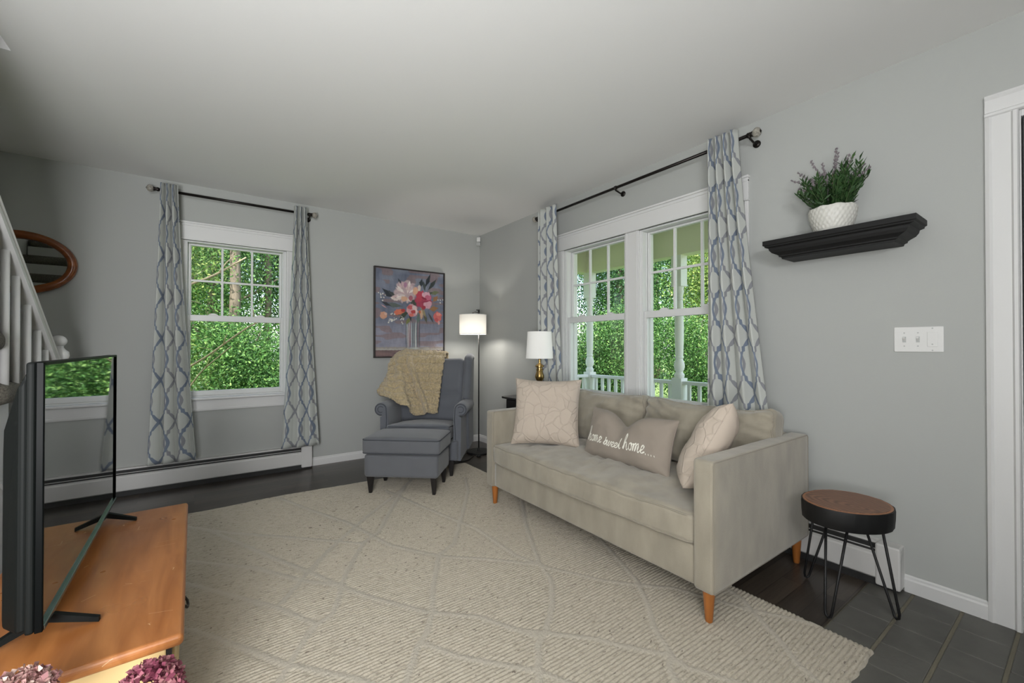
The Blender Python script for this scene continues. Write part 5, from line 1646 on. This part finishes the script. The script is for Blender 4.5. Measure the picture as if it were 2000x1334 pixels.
def porch_post(y, label):
    t = thing('porch_post', label, 'post', (2.0, y, -.06))
    b = .066
    MB().box((-b, -b, 0), (b, b, .80)).build('lower_block', M['porch_white'], t, bevel=.004)
    MB().box((-b, -b, 1.90), (b, b, 2.277)).build('upper_block', M['porch_white'], t, bevel=.004)
    pr = [(.05, .80), (.058, .82), (.060, .84), (.046, .86), (.040, .875), (.052, .895), (.062, .93), (.060, .97), (.044, 1.02), (.040, 1.03), (.050, 1.04), (.050, 1.055), (.042, 1.065),
          (.046, 1.09), (.052, 1.30), (.053, 1.42), (.051, 1.43), (.053, 1.44), (.051, 1.45), (.050, 1.60), (.043, 1.72), (.040, 1.735), (.050, 1.745), (.050, 1.76), (.040, 1.77), (.046, 1.80), (.056, 1.84), (.050, 1.87), (.056, 1.885), (.056, 1.90)]
    MB().lathe(pr, (0, 0, 0), 32).build('turned_shaft', M['porch_white'], t, smooth='auto')
porch_post(.135, 'turned white corner post of the porch, seen through the left half of the double window')
porch_post(-1.345, 'turned white porch post seen through the right half of the double window')

def railing(p0, p1, label, n):
    t = thing('porch_railing', label, 'railing', ((p0[0] + p1[0]) / 2, (p0[1] + p1[1]) / 2, -.06))
    a = Vector((p0[0] - t.location.x, p0[1] - t.location.y, 0)); b = Vector((p1[0] - t.location.x, p1[1] - t.location.y, 0))
    d = (b - a).normalized(); nn = Vector((-d.y, d.x, 0))
    def bar(z0, z1, w):
        vs = [tuple(p + nn * sg * w + Vector((0, 0, z))) for z in (z0, z1) for p in (a, b) for sg in (1, -1)]
        return MB().add(vs, [(0, 1, 3, 2), (4, 6, 7, 5), (0, 4, 5, 1), (2, 3, 7, 6), (0, 2, 6, 4), (1, 5, 7, 3)])
    bar(.725, .765, .045).build('top_rail', M['porch_white'], t, bevel=.006)
    bar(.10, .14, .025).build('bottom_rail', M['porch_white'], t, bevel=.004)
    for i in range(n):
        p = a.lerp(b, (i + .5) / n)
        MB().box((p.x - .017, p.y - .017, .14), (p.x + .017, p.y + .017, .725)).build('baluster', M['porch_white'], t)
railing((2.0, .069), (2.0, -1.279), 'white porch railing between the two turned posts', 11)
railing((2.0, -1.411), (2.0, -3.334), 'white porch railing right of the nearer turned post', 15)
railing((1.934, .135), (.16, .135), 'white porch return railing running from the corner post to the house', 14)

# ================================================================== GARDEN
struct(MB().box((-40, -12, GZ - .2), (45, 50, GZ)), 'floor_lawn', M['grass'])

def tree(kind, label, x, y, h, r, m, seedv, nl=5000, leaf=.13, trunk_r=.12, low=.25, blobs=14, trunk=True, flat=.7, group=None):
    t = thing(kind, label, 'tree' if h > 3 else 'bush', (x, y, GZ), group=group)
    rs = np.random.RandomState(seedv)
    nl = int(nl * 4); leaf = leaf * .50
    B = []
    for i in range(blobs):
        a = rs.rand() * 2 * PI; q = math.sqrt(rs.rand()) * r * .75
        z = h * (low + (1 - low) * (i + .5) / blobs)
        k = 1 - .55 * abs((z / h) - .55)
        B.append((q * math.cos(a) * k, q * math.sin(a) * k, z, r * (.32 + .25 * rs.rand())))
    B = np.array(B)
    idx = rs.randint(0, blobs, nl)
    D = rs.randn(nl, 3); D /= np.linalg.norm(D, axis=1, keepdims=True)
    rad = (.45 + .55 * rs.rand(nl) ** .5)[:, None]
    P = B[idx, :3] + D * B[idx, 3:4] * rad * np.array([1, 1, flat])
    P[:, 2] = np.maximum(P[:, 2], .06)
    # sprays: leaves cluster on small twigs
    sp = rs.randint(0, nl, nl // 14 + 1)
    who = rs.randint(0, len(sp), nl)
    P = P * .35 + P[sp][who] * .65 + rs.randn(nl, 3) * leaf * np.array([1.5, 1.5, .8])
    P[:, 2] = np.maximum(P[:, 2], .06)
    dr_ = D * .8 + rs.randn(nl, 3) * .6; dr_[:, 2] -= .25
    tone = np.clip(.45 + .17 * rs.randn(nl) + .30 * (rs.rand(len(sp))[who] - .5) * 2, 0, 1)
    L = (P, dr_, leaf * (.7 + .6 * rs.rand(nl)), tone)
    leaf_cloud('foliage', m, t, L, seedv, width=.40, bend=.5)
    if trunk:
        mb = MB()
        pts = [Vector((0, 0, -.1)), Vector((.05 * rs.randn(), .05 * rs.randn(), h * .3)), Vector((.12 * rs.randn(), .12 * rs.randn(), h * .6)), Vector((.1 * rs.randn(), .1 * rs.randn(), h * .92))]
        P2 = catmull(pts, 12)
        mb.tube([tuple(p) for p in P2], list(np.linspace(trunk_r, trunk_r * .3, 12)), 10)
        mb.build('trunk', M['bark'], t, smooth=True)
        br = MB()
        for i in range(min(blobs, 9)):
            k = B[i * blobs // 9] if blobs >= 9 else B[i]
            f = max(.15, min(.8, k[2] / h - .12)); p = P2[int(f * 11)]
            br.tube([tuple(p), tuple((np.array(p) + k[:3]) / 2 + np.array([0, 0, -.05])), tuple(k[:3])], [trunk_r * .3, trunk_r * .2, trunk_r * .08], 6)
        br.build('branches', M['bark'], t, smooth=True)
    return t

# outside the single window (view runs towards +Y, slightly left)
tree('leafy_bush', 'pale yellow-green bush just outside the single window, lower left', -3.55, 2.6, 2.3, 1.15, M['leaf_a'], 21, 5200, .10, .03, .12, 14)
tree('leafy_bush', 'deep green bush outside the single window, lower right', -2.0, 4.4, 2.1, 1.7, M['leaf_b'], 22, 7000, .12, .03, .08, 16)
tree('young_tree', 'yellow-green young tree leaning over the single window, upper left', -3.9, 4.4, 5.6, 1.9, M['leaf_a'], 23, 8500, .12, .06, .3, 16)
tree('forest_tree', 'mid green tree behind the bush in the middle of the single window', -2.6, 8.5, 7.5, 2.6, M['leaf_b'], 24, 9000, .17, .16, .12, 20)
tree('forest_tree', 'dark green tree at the right of the single window, far back', .3, 9.5, 8.5, 2.8, M['leaf_c'], 25, 9000, .18, .18, .1, 20)
tree('forest_tree', 'tall green tree behind the left of the single window', -6.5, 8.5, 8.5, 3.0, M['leaf_b'], 26, 9000, .18, .16, .1, 20)
tree('forest_tree', 'furthest pale green tree closing the view through the single window', -3.4, 15.5, 11, 4.6, M['leaf_b'], 27, 9000, .30, .22, .05, 24)
tree('forest_tree', 'furthest dark tree behind the right of the single window', 2.4, 15, 10, 4.2, M['leaf_c'], 28, 8000, .30, .22, .05, 22)

# bare pale branches crossing the window
def branch(name, pts, rr, label):
    P = catmull(pts, len(pts) * 8)
    c = P[0].copy()
    mb = MB().tube([tuple(p - c) for p in P], list(np.linspace(rr, rr * .35, len(P))), 7)
    rs = random.Random(len(pts) * 7 + int(rr * 1e4))
    for k in range(10, len(P) - 4, 7):
        d = Vector((rs.uniform(-1, 1), rs.uniform(-.4, .4), rs.uniform(-.2, 1))).normalized()
        a = Vector(P[k] - c); L = rs.uniform(.12, .35)
        mb.tube([tuple(a), tuple(a + d * L * .5 + Vector((0, 0, .02))), tuple(a + d * L)], [rr * .4, rr * .28, rr * .12], 5)
    o = mb.build(name, M['twig'], smooth=True); o.location = tuple(c)
    return tag(o, label, 'branch')
branch('bare_branch', [(-3.3, 1.9, -.4), (-3.05, 1.7, .3), (-2.98, 1.6, .72), (-2.62, 1.55, 1.03), (-2.2, 1.5, 1.38), (-1.95, 1.5, 1.42)], .018, 'long pale bare branch rising from left to right across the lower pane')
branch('bare_branch', [(-3.2, 1.8, -.5), (-3.0, 1.7, .1), (-2.90, 1.6, .45), (-2.72, 1.55, .80), (-2.52, 1.5, 1.02), (-2.42, 1.5, 1.12)], .013, 'thin pale branch forking upward in the lower left of the single window')
branch('bare_branch', [(-3.7, 2.4, .9), (-3.2, 2.1, 1.45), (-2.98, 2.0, 1.75), (-2.6, 2.0, 1.98), (-2.25, 2.0, 2.25)], .026, 'darker branch crossing the upper panes of the single window')
branch('bare_branch', [(-3.25, 2.0, .6), (-3.08, 1.9, 1.3), (-2.98, 1.85, 1.9), (-2.9, 1.8, 2.5)], .014, 'upright pale branch at the left of the single window')
MB_ = None
def trunk(x, y, r, label):
    o = MB().tube([(0, 0, 0), (.05, 0, 3), (.02, .1, 7), (0, .1, 11)], [r * 1.15, r, r * .8, r * .5], 14).build('tree_trunk', M['bark'], smooth=True)
    o.location = (x, y, GZ); tag(o, label, 'tree trunk')
trunk(-2.22, 7.2, .11, 'grey tree trunk seen in the middle upper pane of the single window')
trunk(-1.45, 8.4, .08, 'slim grey tree trunk seen in the right upper pane of the single window')

# beyond the porch
tree('garden_shrub', 'bright green shrub behind the porch railing at the far left of the double window', 4.2, 1.9, 2.5, 1.5, M['leaf_b'], 31, 7500, .11, .04, .1, 16)
tree('garden_shrub', 'mid green shrub behind the corner post of the porch', 4.6, .0, 2.35, 1.3, M['leaf_b'], 32, 6000, .10, .04, .1, 16)
tree('garden_shrub', 'small yellow-green shrub behind the railing at the right of the double window', 3.6, -2.6, 1.5, .7, M['leaf_a'], 33, 2200, .09, .03, .1, 10)
tree('maple_tree', 'layered pale green maple left of the nearer porch post', 6.8, .6, 5.2, 1.9, M['leaf_a'], 34, 9000, .13, .10, .28, 18)
tree('maple_tree', 'mid green tree behind the nearer porch post', 8.8, -2.6, 5.4, 2.4, M['leaf_b'], 35, 9000, .15, .10, .1, 20)
tree('forest_tree', 'dark green tree deep behind the left half of the double window', 8.5, 5.0, 7.5, 3.0, M['leaf_c'], 36, 9500, .18, .18, .08, 22)
tree('forest_tree', 'dark green tree behind the maple in the double window', 12.5, 1.5, 8.5, 3.6, M['leaf_c'], 37, 9000, .22, .2, .06, 22)
tree('forest_tree', 'dark green tree filling the right of the double window', 13.5, -3.6, 8.5, 3.6, M['leaf_c'], 38, 9000, .22, .2, .06, 22)
tree('forest_tree', 'furthest green tree behind the double window, left', 16, 9.0, 11, 4.8, M['leaf_b'], 39, 9000, .30, .22, .05, 24)
tree('forest_tree', 'furthest green tree behind the double window, right', 20, .5, 11.5, 5.2, M['leaf_b'], 40, 9000, .32, .22, .05, 24)
tree('forest_tree', 'dark green tree at the far left of the double window, behind the corner post', 7.5, 9.5, 9, 3.6, M['leaf_c'], 41, 9000, .2, .2, .05, 22)
tree('forest_tree', 'distant green tree in the gap left of the corner post', 12, 14, 12, 5, M['leaf_b'], 42, 9000, .3, .2, .05, 22)
